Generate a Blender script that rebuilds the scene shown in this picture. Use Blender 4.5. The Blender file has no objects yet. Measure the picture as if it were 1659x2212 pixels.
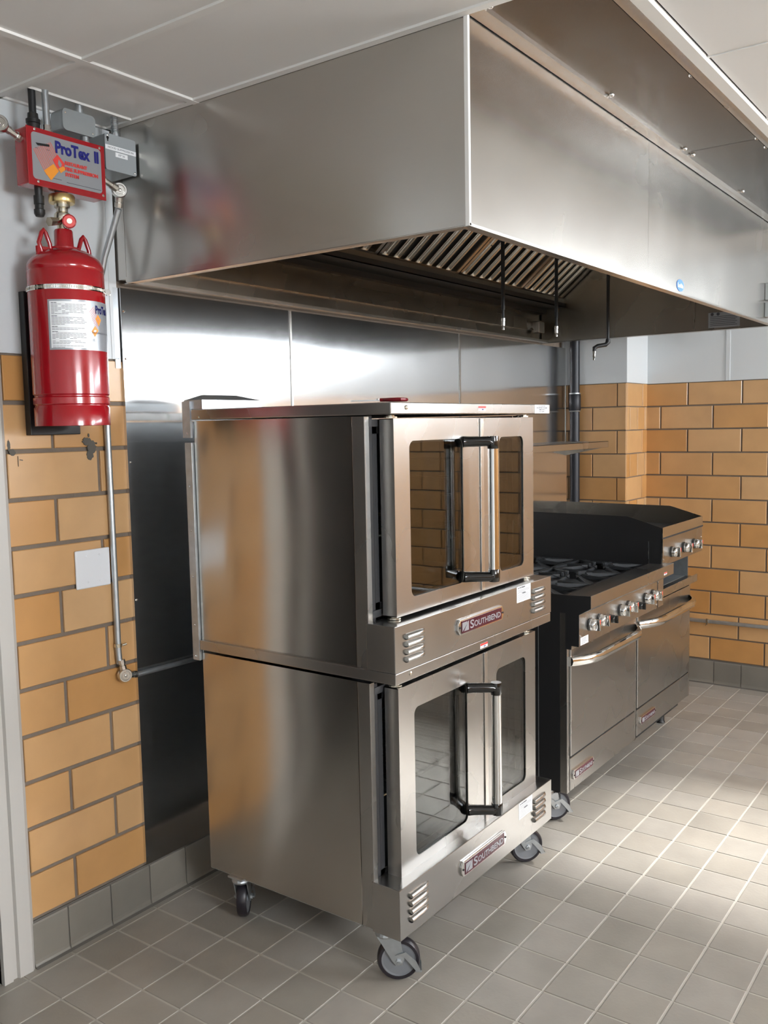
import bpy, bmesh, math, random
from mathutils import Vector, Matrix, Quaternion
random.seed(7)
S = bpy.context.scene
COL = S.collection
PI = math.pi
R = math.radians

# ------------------------------------------------------------------ camera
F_PX = 1957.68
cam_d = bpy.data.cameras.new('camera'); cam = bpy.data.objects.new('camera', cam_d); COL.objects.link(cam)
cam_d.sensor_fit = 'VERTICAL'; cam_d.sensor_height = 36.0
cam_d.lens = F_PX / 2212 * 36.0
cam_d.clip_start = 0.02
def cam_axes(pi, ro, ya):
    fwd = Vector((math.sin(ya), math.cos(ya), 0)); right = Vector((math.cos(ya), -math.sin(ya), 0)); up = Vector((0, 0, 1))
    f2 = fwd * math.cos(pi) + up * math.sin(pi); u2 = up * math.cos(pi) - fwd * math.sin(pi)
    return right * math.cos(ro) + u2 * math.sin(ro), u2 * math.cos(ro) - right * math.sin(ro), f2
cr, cu, cf = cam_axes(R(-5.4107), R(-1.1129), R(53.973))
M = Matrix((cr, cu, -cf)).transposed().to_4x4(); M.translation = Vector((-1.9695, -2.3927, 1.6005))
cam.matrix_world = M
S.camera = cam

# ------------------------------------------------------------------ world, sun, window light, exposure
S.view_settings.view_transform = 'Standard'; S.view_settings.look = 'None'
S.view_settings.gamma = 1; S.view_settings.use_curve_mapping = False
S.view_settings.exposure = 0.50
S.cycles.use_denoising = True
S.cycles.max_bounces = 8; S.cycles.diffuse_bounces = 4; S.cycles.glossy_bounces = 5
S.cycles.transparent_max_bounces = 8; S.cycles.transmission_bounces = 4
S.cycles.sample_clamp_indirect = 6.0
S.cycles.caustics_reflective = True; S.cycles.caustics_refractive = False
W = bpy.data.worlds.new('world'); S.world = W; W.use_nodes = True
W.node_tree.nodes['Background'].inputs[0].default_value = (0.82, 0.90, 1.0, 1)
W.node_tree.nodes['Background'].inputs[1].default_value = 1.6

def area(name, loc, rot, sx, sy, power, col, spread=180):
    l = bpy.data.lights.new(name, 'AREA'); l.shape = 'RECTANGLE'; l.size = sx; l.size_y = sy
    l.energy = power; l.color = col; l.spread = R(spread)
    o = bpy.data.objects.new(name, l); COL.objects.link(o); o.location = loc; o.rotation_euler = rot
    return o
XR = 3.56        # right wall
ZC = 2.535       # ceiling
YF = -5.6        # wall behind the camera
XL = -3.3        # left wall
WIN_R = (-5.2, -2.3, 2.0, 2.40)      # clerestory window in the right wall: y0, y1, z0, z1
WIN_F1 = (-2.3, -0.9, 1.65, 2.45)       # windows in the wall behind the camera: x0, x1, z0, z1
WIN_F2 = (1.9, 3.4, 1.65, 2.45)
DAY = (0.93, 0.97, 1.0)
area('window_light', (XR + 0.10, (WIN_R[0] + WIN_R[1]) / 2, (WIN_R[2] + WIN_R[3]) / 2), (0, R(90), 0), WIN_R[3] - WIN_R[2], WIN_R[1] - WIN_R[0], 66, DAY)
area('window_light', ((WIN_F1[0] + WIN_F1[1]) / 2, YF - 0.10, 2.05), (R(90), 0, 0), 1.4, 0.8, 145, DAY)
area('window_light', ((WIN_F2[0] + WIN_F2[1]) / 2, YF - 0.10, 2.05), (R(90), 0, 0), 1.5, 0.8, 170, DAY)
sun_d = bpy.data.lights.new('sun', 'SUN'); sun_d.energy = 36.0; sun_d.angle = R(14); sun_d.color = (1.0, 0.97, 0.92)
sun = bpy.data.objects.new('sun', sun_d); COL.objects.link(sun)
sun.rotation_euler = Vector((-2.1, 1.32, -2.2)).to_track_quat('-Z', 'Y').to_euler()

# ------------------------------------------------------------------ materials
def nt(name):
    m = bpy.data.materials.new(name); m.use_nodes = True
    t = m.node_tree; b = t.nodes['Principled BSDF']
    return m, t, b
def N(t, typ, **kw):
    n = t.nodes.new(typ)
    for k, v in kw.items():
        if k.startswith('i_'): n.inputs[int(k[2:])].default_value = v
        else: setattr(n, k, v)
    return n
def srgb(r, g, b):
    f = lambda c: (c / 255 / 12.92) if c / 255 <= 0.04045 else ((c / 255 + 0.055) / 1.055) ** 2.4
    return (f(r), f(g), f(b), 1)
def plain(name, col, rough=0.5, metal=0.0, coat=0.0, bump=0.0, bscale=200, var=0.0, vscale=6):
    m, t, b = nt(name)
    b.inputs['Base Color'].default_value = col; b.inputs['Roughness'].default_value = rough; b.inputs['Metallic'].default_value = metal
    b.inputs['Coat Weight'].default_value = coat; b.inputs['Coat Roughness'].default_value = 0.08
    tc = N(t, 'ShaderNodeTexCoord')
    if var > 0:
        n = N(t, 'ShaderNodeTexNoise'); n.inputs['Scale'].default_value = vscale; n.inputs['Detail'].default_value = 4
        t.links.new(tc.outputs['Object'], n.inputs['Vector'])
        mx = N(t, 'ShaderNodeMix', data_type='RGBA'); mx.inputs[6].default_value = tuple(c * (1 - var) for c in col[:3]) + (1,); mx.inputs[7].default_value = tuple(min(1, c * (1 + var)) for c in col[:3]) + (1,)
        t.links.new(n.outputs['Fac'], mx.inputs[0]); t.links.new(mx.outputs[2], b.inputs['Base Color'])
    if bump > 0:
        n2 = N(t, 'ShaderNodeTexNoise'); n2.inputs['Scale'].default_value = bscale; n2.inputs['Detail'].default_value = 3
        t.links.new(tc.outputs['Object'], n2.inputs['Vector'])
        bp = N(t, 'ShaderNodeBump'); bp.inputs['Strength'].default_value = bump; bp.inputs['Distance'].default_value = 0.002
        t.links.new(n2.outputs['Fac'], bp.inputs['Height']); t.links.new(bp.outputs[0], b.inputs['Normal'])
    return m
def steel(name, col=(0.60, 0.575, 0.54, 1), rough=0.22, aniso=0.7, wave=0.0, wscale=2.0, vert=True, smudge=0.06):
    """brushed stainless sheet: fine directional grain, faint smudges, slow oil-canning"""
    m, t, b = nt(name)
    b.inputs['Metallic'].default_value = 1.0
    b.inputs['Anisotropic'].default_value = aniso
    b.inputs['Anisotropic Rotation'].default_value = 0.25 if vert else 0.0
    tg = N(t, 'ShaderNodeTangent', direction_type='RADIAL', axis='Z'); t.links.new(tg.outputs[0], b.inputs['Tangent'])
    tc = N(t, 'ShaderNodeTexCoord')
    mp = N(t, 'ShaderNodeMapping'); mp.inputs['Scale'].default_value = (2, 2, 160) if vert else (160, 2, 2)
    t.links.new(tc.outputs['Object'], mp.inputs['Vector'])
    n = N(t, 'ShaderNodeTexNoise'); n.inputs['Scale'].default_value = 2.0; n.inputs['Detail'].default_value = 3
    t.links.new(mp.outputs[0], n.inputs['Vector'])
    mx = N(t, 'ShaderNodeMix', data_type='RGBA')
    mx.inputs[6].default_value = tuple(c * 0.975 for c in col[:3]) + (1,); mx.inputs[7].default_value = tuple(min(1, c * 1.025) for c in col[:3]) + (1,)
    t.links.new(n.outputs['Fac'], mx.inputs[0]); t.links.new(mx.outputs[2], b.inputs['Base Color'])
    n2 = N(t, 'ShaderNodeTexNoise'); n2.inputs['Scale'].default_value = 3.0; n2.inputs['Detail'].default_value = 2; n2.inputs['Roughness'].default_value = 0.5
    t.links.new(tc.outputs['Object'], n2.inputs['Vector'])
    mr = N(t, 'ShaderNodeMapRange'); mr.inputs[1].default_value = 0.2; mr.inputs[2].default_value = 0.8; mr.interpolation_type = 'SMOOTHSTEP'
    mr.inputs[3].default_value = rough; mr.inputs[4].default_value = rough + smudge
    t.links.new(n2.outputs['Fac'], mr.inputs[0]); t.links.new(mr.outputs[0], b.inputs['Roughness'])
    if wave > 0:
        n3 = N(t, 'ShaderNodeTexNoise'); n3.inputs['Scale'].default_value = wscale; n3.inputs['Detail'].default_value = 1
        t.links.new(tc.outputs['Object'], n3.inputs['Vector'])
        bp = N(t, 'ShaderNodeBump'); bp.inputs['Strength'].default_value = 1.0; bp.inputs['Distance'].default_value = wave
        t.links.new(n3.outputs['Fac'], bp.inputs['Height']); t.links.new(bp.outputs[0], b.inputs['Normal'])
    return m
def varied(name, cols, rough, coat=0.0, bump=0.15, bscale=60, streak=0.12, spec=0.5):
    """per-piece colour from the object's own random value plus soft mottling"""
    m, t, b = nt(name)
    oi = N(t, 'ShaderNodeObjectInfo'); cr_ = N(t, 'ShaderNodeValToRGB')
    el = cr_.color_ramp.elements
    el[0].position = 0; el[0].color = cols[0]; el[1].position = 1; el[1].color = cols[-1]
    for i, c in enumerate(cols[1:-1]):
        e = el.new((i + 1) / (len(cols) - 1)); e.color = c
    t.links.new(oi.outputs['Random'], cr_.inputs[0])
    tc = N(t, 'ShaderNodeTexCoord'); ge = N(t, 'ShaderNodeNewGeometry')
    n = N(t, 'ShaderNodeTexNoise'); n.inputs['Scale'].default_value = 7; n.inputs['Detail'].default_value = 5
    t.links.new(ge.outputs['Position'], n.inputs['Vector'])
    mr = N(t, 'ShaderNodeMapRange'); mr.inputs[1].default_value = 0.3; mr.inputs[2].default_value = 0.7; mr.inputs[3].default_value = 1 - streak; mr.inputs[4].default_value = 1 + streak
    t.links.new(n.outputs['Fac'], mr.inputs[0])
    mu = N(t, 'ShaderNodeMix', data_type='RGBA', blend_type='MULTIPLY'); mu.inputs[0].default_value = 1
    t.links.new(cr_.outputs[0], mu.inputs[6]); t.links.new(mr.outputs[0], mu.inputs[7]); t.links.new(mu.outputs[2], b.inputs['Base Color'])
    b.inputs['Roughness'].default_value = rough; b.inputs['Coat Weight'].default_value = coat; b.inputs['Coat Roughness'].default_value = 0.15
    b.inputs['Specular IOR Level'].default_value = spec
    n2 = N(t, 'ShaderNodeTexNoise'); n2.inputs['Scale'].default_value = bscale; n2.inputs['Detail'].default_value = 3
    t.links.new(ge.outputs['Position'], n2.inputs['Vector'])
    bp = N(t, 'ShaderNodeBump'); bp.inputs['Strength'].default_value = bump; bp.inputs['Distance'].default_value = 0.002
    t.links.new(n2.outputs['Fac'], bp.inputs['Height']); t.links.new(bp.outputs[0], b.inputs['Normal'])
    return m
def glass_mat(name, tint, refl=0.5):
    m = bpy.data.materials.new(name); m.use_nodes = True; t = m.node_tree; t.nodes.clear()
    o = N(t, 'ShaderNodeOutputMaterial'); tr = N(t, 'ShaderNodeBsdfTransparent'); tr.inputs[0].default_value = tint
    g = N(t, 'ShaderNodeBsdfGlossy'); g.inputs['Roughness'].default_value = 0.02; g.inputs[0].default_value = (1, 1, 1, 1)
    f = N(t, 'ShaderNodeLayerWeight'); pw = N(t, 'ShaderNodeMath', operation='POWER'); pw.inputs[1].default_value = 5.0
    t.links.new(f.outputs['Facing'], pw.inputs[0])
    mr = N(t, 'ShaderNodeMath', operation='MULTIPLY_ADD'); mr.inputs[1].default_value = 1.0 - refl; mr.inputs[2].default_value = refl
    t.links.new(pw.outputs[0], mr.inputs[0])
    mx = N(t, 'ShaderNodeMixShader'); t.links.new(mr.outputs[0], mx.inputs[0]); t.links.new(tr.outputs[0], mx.inputs[1]); t.links.new(g.outputs[0], mx.inputs[2])
    t.links.new(mx.outputs[0], o.inputs[0]); return m

MT = {}
MT['steel'] = steel('brushed_steel')
MT['steel_side'] = steel('oven_side_steel', col=(0.58, 0.55, 0.51, 1), rough=0.17, aniso=0.96, wave=0.005, wscale=1.3, smudge=0.05)
MT['steel_front'] = steel('oven_front_steel', col=(0.46, 0.45, 0.435, 1), rough=0.24, aniso=0.12)
MT['steel_wall'] = steel('wall_sheet_steel', col=(0.68, 0.68, 0.68, 1), rough=0.13, aniso=0.85, wave=0.012, wscale=1.1, smudge=0.02, vert=False)
MT['steel_hood'] = steel('hood_steel', col=(0.50, 0.485, 0.455, 1), rough=0.22, aniso=0.1, wave=0.012, wscale=0.9)
MT['steel_hood_side'] = steel('hood_side_steel', col=(0.60, 0.58, 0.545, 1), rough=0.22, aniso=0.7, wave=0.010, wscale=0.9)
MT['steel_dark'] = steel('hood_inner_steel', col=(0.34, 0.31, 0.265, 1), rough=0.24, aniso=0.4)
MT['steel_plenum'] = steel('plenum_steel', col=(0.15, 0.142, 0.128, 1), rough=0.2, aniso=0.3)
MT['galv'] = plain('galvanised_steel', (0.50, 0.53, 0.55, 1), 0.38, 0.9, var=0.2, vscale=40)
MT['grey_metal'] = plain('grey_zinc_box', (0.36, 0.39, 0.40, 1), 0.38, 0.45, var=0.15, vscale=15)
MT['grey_paint'] = plain('grey_painted_box', srgb(156, 162, 165), 0.42, 0.15, var=0.05)
MT['chrome'] = plain('chrome', (0.80, 0.80, 0.79, 1), 0.06, 1.0)
MT['nickel'] = plain('nickel', (0.62, 0.58, 0.49, 1), 0.25, 1.0)
MT['zinc'] = plain('zinc_casting', (0.66, 0.65, 0.62, 1), 0.24, 1.0)
MT['brass'] = plain('brass', (0.72, 0.55, 0.25, 1), 0.3, 1.0)
MT['baffle'] = plain('filter_baffle_steel', (0.80, 0.76, 0.68, 1), 0.26, 1.0)
MT['red'] = plain('red_enamel', srgb(158, 14, 26), 0.22, 0.0, coat=0.6)
MT['red_dark'] = plain('dark_red_plastic', srgb(120, 20, 30), 0.35)
MT['black'] = plain('black_paint', srgb(26, 26, 27), 0.45)
MT['black_gloss'] = plain('black_gloss_plastic', (0.008, 0.008, 0.008, 1), 0.12, coat=0.5)
MT['iron'] = plain('cast_iron', (0.032, 0.034, 0.037, 1), 0.48, 0.3, bump=0.4, bscale=400)
MT['blackpipe'] = plain('black_pipe', (0.018, 0.019, 0.024, 1), 0.42, 0.2)
MT['dark'] = plain('dark_cavity', (0.015, 0.015, 0.015, 1), 0.6)
MT['enamel'] = plain('oven_cavity_enamel', (0.055, 0.055, 0.058, 1), 0.35)
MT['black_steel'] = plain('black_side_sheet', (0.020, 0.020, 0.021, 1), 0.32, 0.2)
MT['rubber'] = plain('wheel_rubber', srgb(34, 30, 36), 0.35)
MT['hub'] = plain('wheel_hub', srgb(120, 122, 126), 0.4)
MT['white'] = plain('white_paint', srgb(208, 212, 214), 0.45, bump=0.08, bscale=120)
MT['white_gloss'] = plain('white_cover_plate', srgb(226, 228, 232), 0.35)
MT['ceil'] = plain('ceiling_tile_white', srgb(222, 220, 217), 0.75, bump=0.05, bscale=300)
MT['tbar'] = plain('white_tee_bar', srgb(224, 222, 218), 0.6)
MT['trim'] = plain('door_trim_paint', srgb(186, 182, 176), 0.4, bump=0.1, bscale=60)
MT['paper'] = plain('paper_label', srgb(238, 240, 242), 0.4)
MT['silver_label'] = plain('silver_label', srgb(160, 163, 168), 0.3, 0.35)
MT['ink'] = plain('ink_grey', srgb(70, 70, 76), 0.5)
MT['ink_light'] = plain('ink_pale', srgb(150, 152, 156), 0.5)
MT['blue'] = plain('ink_blue', srgb(26, 28, 120), 0.4)
MT['redink'] = plain('ink_red', srgb(224, 66, 60), 0.4)
MT['orange'] = plain('ink_orange', srgb(238, 152, 48), 0.4)
MT['coral'] = plain('ink_coral', srgb(226, 106, 84), 0.4)
MT['skyblue'] = plain('sticker_blue', srgb(36, 120, 214), 0.35)
MT['maroon'] = plain('maroon_enamel', srgb(74, 24, 38), 0.25)
MT['mortar'] = plain('grey_mortar', srgb(122, 110, 98), 0.9, bump=0.6, bscale=150, var=0.15, vscale=30)
MT['joint'] = plain('dark_joint', srgb(96, 92, 86), 0.85)
MT['grout'] = plain('pale_grout', srgb(176, 170, 160), 0.85, bump=0.4, bscale=150, var=0.12, vscale=5)
MT['patch'] = plain('grey_adhesive', srgb(92, 88, 82), 0.85, bump=0.5, bscale=80)
MT['door_dark'] = plain('dark_door', srgb(24, 22, 20), 0.6)
MT['wood'] = plain('timber', srgb(120, 84, 52), 0.6)
MT['brick'] = varied('glazed_brick', [srgb(198, 154, 104), srgb(197, 158, 113), srgb(194, 148, 96), srgb(188, 137, 80), srgb(198, 156, 107)], 0.34, coat=0.25, streak=0.07, bump=0.12, bscale=25)
MT['base'] = varied('baseboard_tile_mat', [srgb(122, 117, 108), srgb(131, 125, 116), srgb(116, 112, 104)], 0.42, streak=0.08)
MT['tile'] = varied('quarry_tile', [srgb(150, 144, 135), srgb(157, 151, 143), srgb(144, 138, 129), srgb(155, 148, 138)], 0.40, streak=0.08, bump=0.25, bscale=90)
MT['glass'] = glass_mat('oven_glass', (0.62, 0.64, 0.63, 1), 0.06)
MT['wglass'] = glass_mat('window_glass', (0.97, 0.98, 0.99, 1), 0.02)

# ------------------------------------------------------------------ mesh helpers
class MB:
    def __init__(s): s.v = []; s.f = []
    def add(s, vs, fs):
        n = len(s.v); s.v += [Vector(v) for v in vs]; s.f += [tuple(i + n for i in f) for f in fs]; return s
    def box(s, x0, y0, z0, x1, y1, z1):
        x0, x1 = sorted((x0, x1)); y0, y1 = sorted((y0, y1)); z0, z1 = sorted((z0, z1))
        v = [(x0, y0, z0), (x1, y0, z0), (x1, y1, z0), (x0, y1, z0), (x0, y0, z1), (x1, y0, z1), (x1, y1, z1), (x0, y1, z1)]
        return s.add(v, [(0, 3, 2, 1), (4, 5, 6, 7), (0, 1, 5, 4), (1, 2, 6, 5), (2, 3, 7, 6), (3, 0, 4, 7)])
    def extr(s, poly, d, o=(0, 0, 0), u=(1, 0, 0), v=(0, 0, 1)):
        """2-D polygon in plane (u,v) at o, thickness d along u x v reversed (towards -n and +n halves not used)"""
        o, u, v = Vector(o), Vector(u), Vector(v); d = Vector(d); n = len(poly)
        a = [o + u * p[0] + v * p[1] for p in poly]; b = [p + d for p in a]
        return s.add(a + b, [tuple(range(n))[::-1], tuple(range(n, 2 * n))] + [(i, (i + 1) % n, n + (i + 1) % n, n + i) for i in range(n)])
    def tube(s, pts, r, n=12, caps=True):
        pts = [Vector(p) for p in pts]; rs = r if isinstance(r, (list, tuple)) else [r] * len(pts)
        T = []
        for i in range(len(pts)):
            a = pts[max(0, i - 1)]; b = pts[min(len(pts) - 1, i + 1)]; d = b - a
            if d.length < 1e-9: d = T[-1] if T else Vector((0, 0, 1))
            T.append(d.normalized())
        ref = Vector((0, 0, 1)) if abs(T[0].z) < 0.9 else Vector((1, 0, 0))
        u = T[0].cross(ref).normalized(); vs = []
        for i, p in enumerate(pts):
            u = (u - T[i] * u.dot(T[i])).normalized(); w = T[i].cross(u)
            for k in range(n):
                a = 2 * PI * k / n; vs.append(p + (u * math.cos(a) + w * math.sin(a)) * rs[i])
        fs = []
        for i in range(len(pts) - 1):
            for k in range(n):
                fs.append((i * n + k, i * n + (k + 1) % n, (i + 1) * n + (k + 1) % n, (i + 1) * n + k))
        if caps: fs += [tuple(range(n))[::-1], tuple(range((len(pts) - 1) * n, len(pts) * n))]
        return s.add(vs, fs)
    def lathe(s, prof, o=(0, 0, 0), axis=(0, 0, 1), n=24):
        """profile of (radius, height along the axis)"""
        o = Vector(o); ax = Vector(axis).normalized(); q = Vector((0, 0, 1)).rotation_difference(ax)
        vs = []
        for r, h in prof:
            for k in range(n):
                a = 2 * PI * k / n; vs.append(o + q @ Vector((r * math.cos(a), r * math.sin(a), h)))
        fs = []
        for i in range(len(prof) - 1):
            for k in range(n): fs.append((i * n + k, i * n + (k + 1) % n, (i + 1) * n + (k + 1) % n, (i + 1) * n + k))
        fs += [tuple(range(n))[::-1], tuple(range((len(prof) - 1) * n, len(prof) * n))]
        return s.add(vs, fs)
    def rrect(s, x0, z0, x1, z1, r, y, d, inner=None, n=6):
        """rounded rectangle slab in the xz plane at y, thickness d (+y)"""
        s.extr(rr(x0, z0, x1, z1, r, n), (0, d, 0), (0, y, 0)); return s
    def build(s, name, mat, parent=None, bevel=0.0, smooth=False, seg=2, kind=None, label=None):
        c = Vector((0, 0, 0))
        if s.v:
            lo = Vector([min(v[i] for v in s.v) for i in range(3)]); hi = Vector([max(v[i] for v in s.v) for i in range(3)]); c = (lo + hi) / 2
        me = bpy.data.meshes.new(name); me.from_pydata([v - c for v in s.v], [], s.f); me.update()
        bm = bmesh.new(); bm.from_mesh(me); bmesh.ops.recalc_face_normals(bm, faces=bm.faces)
        if bevel > 0:
            es = [e for e in bm.edges if len(e.link_faces) == 2 and e.calc_face_angle(0) > R(35)]
            bmesh.ops.bevel(bm, geom=es, offset=bevel, segments=seg, profile=0.5, affect='EDGES', clamp_overlap=True)
        bm.to_mesh(me); bm.free()
        if smooth:
            for p in me.polygons: p.use_smooth = True
            me.set_sharp_from_angle(angle=R(38))
        me.materials.append(MT[mat] if isinstance(mat, str) else mat)
        o = bpy.data.objects.new(name, me); COL.objects.link(o); put(o, c, parent)
        if kind: o['kind'] = kind
        if label: o['label'] = label
        return o
def rr(x0, z0, x1, z1, r, n=6):
    out = []
    for cx, cz, a0 in ((x1 - r, z0 + r, -90), (x1 - r, z1 - r, 0), (x0 + r, z1 - r, 90), (x0 + r, z0 + r, 180)):
        for k in range(n + 1):
            a = R(a0 + 90 * k / n); out.append((cx + r * math.cos(a), cz + r * math.sin(a)))
    return out
WP = {}
def put(o, c, parent):
    """place o at world point c under a parent that is never rotated"""
    WP[o.name] = Vector(c)
    if parent is not None:
        o.parent = parent; o.location = Vector(c) - WP[parent.name]
    else: o.location = c
def tag(o, label=None, cat=None, group=None, kind=None):
    if label: o['label'] = label
    if cat: o['category'] = cat
    if group: o['group'] = group
    if kind: o['kind'] = kind
    return o
def thing(name, loc, label, cat, group=None):
    o = bpy.data.objects.new(name, None); COL.objects.link(o); o.empty_display_size = 0.05
    put(o, loc, None); return tag(o, label, cat, group)
def copy_tree(o, dloc, parent=None):
    c = o.copy(); COL.objects.link(c)
    if parent: c.parent = parent
    else: c.location = o.location + Vector(dloc)
    for ch in list(o.children): copy_tree(ch, dloc, c)
    return c
def share(src, name, at, parent, label=None):
    """another piece sharing src's mesh"""
    o = bpy.data.objects.new(name, src.data); COL.objects.link(o); put(o, at, parent)
    if label: o['label'] = label
    return o
def slab_with_hole(mb, x0, z0, x1, z1, hx0, hz0, hx1, hz1, r, y, d, n=6):
    """flat panel in xz with one rounded opening: front at y, depth d towards +y"""
    inn = rr(hx0, hz0, hx1, hz1, r, n); m = len(inn)
    def outer(p):
        cx, cz = (hx0 + hx1) / 2, (hz0 + hz1) / 2
        return p
    # four corner quadrants: outer corners joined to the arc of each inner corner
    oc = [(x1, z0), (x1, z1), (x0, z1), (x0, z0)]
    base = []
    for k in range(4):
        arc = inn[k * (n + 1):(k + 1) * (n + 1)]
        base.append((oc[k], arc))
    def emit(pts2, flip=False):
        mb.add([(p[0], y, p[1]) for p in pts2] + [(p[0], y + d, p[1]) for p in pts2], [tuple(range(len(pts2))), tuple(range(len(pts2), 2 * len(pts2)))[::-1]])
    for k in range(4):
        o_, arc = base[k]
        for i in range(n): emit([o_, arc[i + 1], arc[i]])
        o2, arc2 = base[(k + 1) % 4]
        emit([o_, o2, arc2[0], arc[-1]])
    def wall(loop):
        L = len(loop)
        mb.add([(p[0], y, p[1]) for p in loop] + [(p[0], y + d, p[1]) for p in loop], [(i, (i + 1) % L, L + (i + 1) % L, L + i) for i in range(L)])
    wall(inn); wall(oc)
def text(name, s, size, o, u, v, mat, parent=None, off=0.0, ext=0.0004, align='CENTER', sx=1.0, shear=0.0, label=None, fit=None):
    cu_ = bpy.data.curves.new(name, 'FONT'); cu_.body = s; cu_.size = size; cu_.extrude = ext; cu_.offset = off; cu_.align_x = align; cu_.align_y = 'CENTER'; cu_.shear = shear; cu_.resolution_u = 3
    tmp = bpy.data.objects.new('tmp', cu_); COL.objects.link(tmp)
    me = bpy.data.meshes.new_from_object(tmp.evaluated_get(bpy.context.evaluated_depsgraph_get()))
    bpy.data.objects.remove(tmp); bpy.data.curves.remove(cu_)
    if fit and me.vertices:
        w = max(p.co.x for p in me.vertices) - min(p.co.x for p in me.vertices); sx = fit / w
    u, v = Vector(u).normalized(), Vector(v).normalized(); n = u.cross(v); o = Vector(o)
    for p in me.vertices: c = p.co.copy(); p.co = u * c.x * sx + v * c.y + n * c.z
    me.name = name; me.materials.clear(); me.materials.append(MT[mat])
    ob = bpy.data.objects.new(name, me); COL.objects.link(ob); put(ob, o, parent)
    if label: ob['label'] = label
    return ob
FX, FZ = (1, 0, 0), (0, 0, 1)       # text frame on faces that look towards -y
def lines_block(mb, x0, x1, z1, z0, n, y, h=0.0012, seed=1, d=0.0003):
    rnd = random.Random(seed)
    for i in range(n):
        z = z1 - (z1 - z0) * (i + 0.5) / n
        mb.box(x0, y - d, z - h / 2, x0 + (x1 - x0) * rnd.uniform(0.62, 1.0), y, z + h / 2)

# ------------------------------------------------------------------ structure: floor
TX, TY, TX0, TY0 = 0.1597, 0.158, -0.558, -0.0445
fl = MB().box(XL, YF, -0.05, XR + 0.1, 0.1, -0.0015).box(-1.7, 0.1, -0.05, -0.5, 0.5, -0.0015).build('floor', 'grout'); tag(fl, 'beige grey floor of square quarry tiles with pale grout', None, kind='structure')
def tile_mesh(w, h, d, b):
    """slab with its top up and a small chamfer"""
    m = MB(); a, c = w / 2, h / 2
    m.add([(-a, -c, 0), (a, -c, 0), (a, c, 0), (-a, c, 0), (-a, -c, d - b), (a, -c, d - b), (a, c, d - b), (-a, c, d - b), (-a + b, -c + b, d), (a - b, -c + b, d), (a - b, c - b, d), (-a + b, c - b, d)],
          [(0, 1, 5, 4), (1, 2, 6, 5), (2, 3, 7, 6), (3, 0, 4, 7), (4, 5, 9, 8), (5, 6, 10, 9), (6, 7, 11, 10), (7, 4, 8, 11), (8, 9, 10, 11)])
    return m
ft = tile_mesh(TX - 0.0065, TY - 0.0065, 0.0025, 0.0012)
ftm = bpy.data.meshes.new('floor_tile'); ftm.from_pydata([tuple(v) for v in ft.v], [], ft.f); ftm.materials.append(MT['tile'])
camp = Vector((-1.9695, -2.3927, 0))
def proj_px(p):
    d = Vector(p) - Vector((-1.9695, -2.3927, 1.6005)); z = d.dot(cf)
    return (829.5 + F_PX * d.dot(cr) / z, 1106 - F_PX * d.dot(cu) / z) if z > 0.05 else None
cells = []
for i in range(-18, 26):
    for j in range(0, 35):
        x = TX0 + (i + 0.5) * TX; y = TY0 - (j + 0.5) * TY
        if x < XL or x > XR - 0.02 or y < YF: continue
        p = proj_px((x, y, 0)); vis = p is not None and -110 < p[0] < 1770 and 1400 < p[1] < 2330
        hid = (0.25 < x < 0.9 and -0.75 < y) or (x > 1.4 and x < 2.7 and y > -0.75) or (x > 0.9 and y > -0.8 and x < 2.7)
        cells.append((not (vis and not hid), (Vector((x, y, 0)) - camp).length, x, y))
cells.sort()
rnd = random.Random(3); rest = MB()
nv = sum(1 for c in cells if not c[0])
for k, (h_, d_, x, y) in enumerate(cells):
    dz = rnd.uniform(-0.0004, 0.0004)
    if k < min(300, nv):
        o = bpy.data.objects.new('floor_tile', ftm); COL.objects.link(o); put(o, (x, y, -0.0022 + dz), fl)
        o.rotation_euler = (rnd.uniform(-.002, .002), rnd.uniform(-.002, .002), 0)
    else: rest.add([v + Vector((x, y, -0.0022)) for v in ft.v], ft.f)
# narrow cut row against the back wall
for i in range(-1, 14):
    x = TX0 + (i + 0.5) * TX; rest.box(x - TX / 2 + .003, -0.0415, -0.0015, x + TX / 2 - .003, 0, 0.0003)
rest.build('floor_tile', 'tile', fl, kind='stuff')

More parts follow.
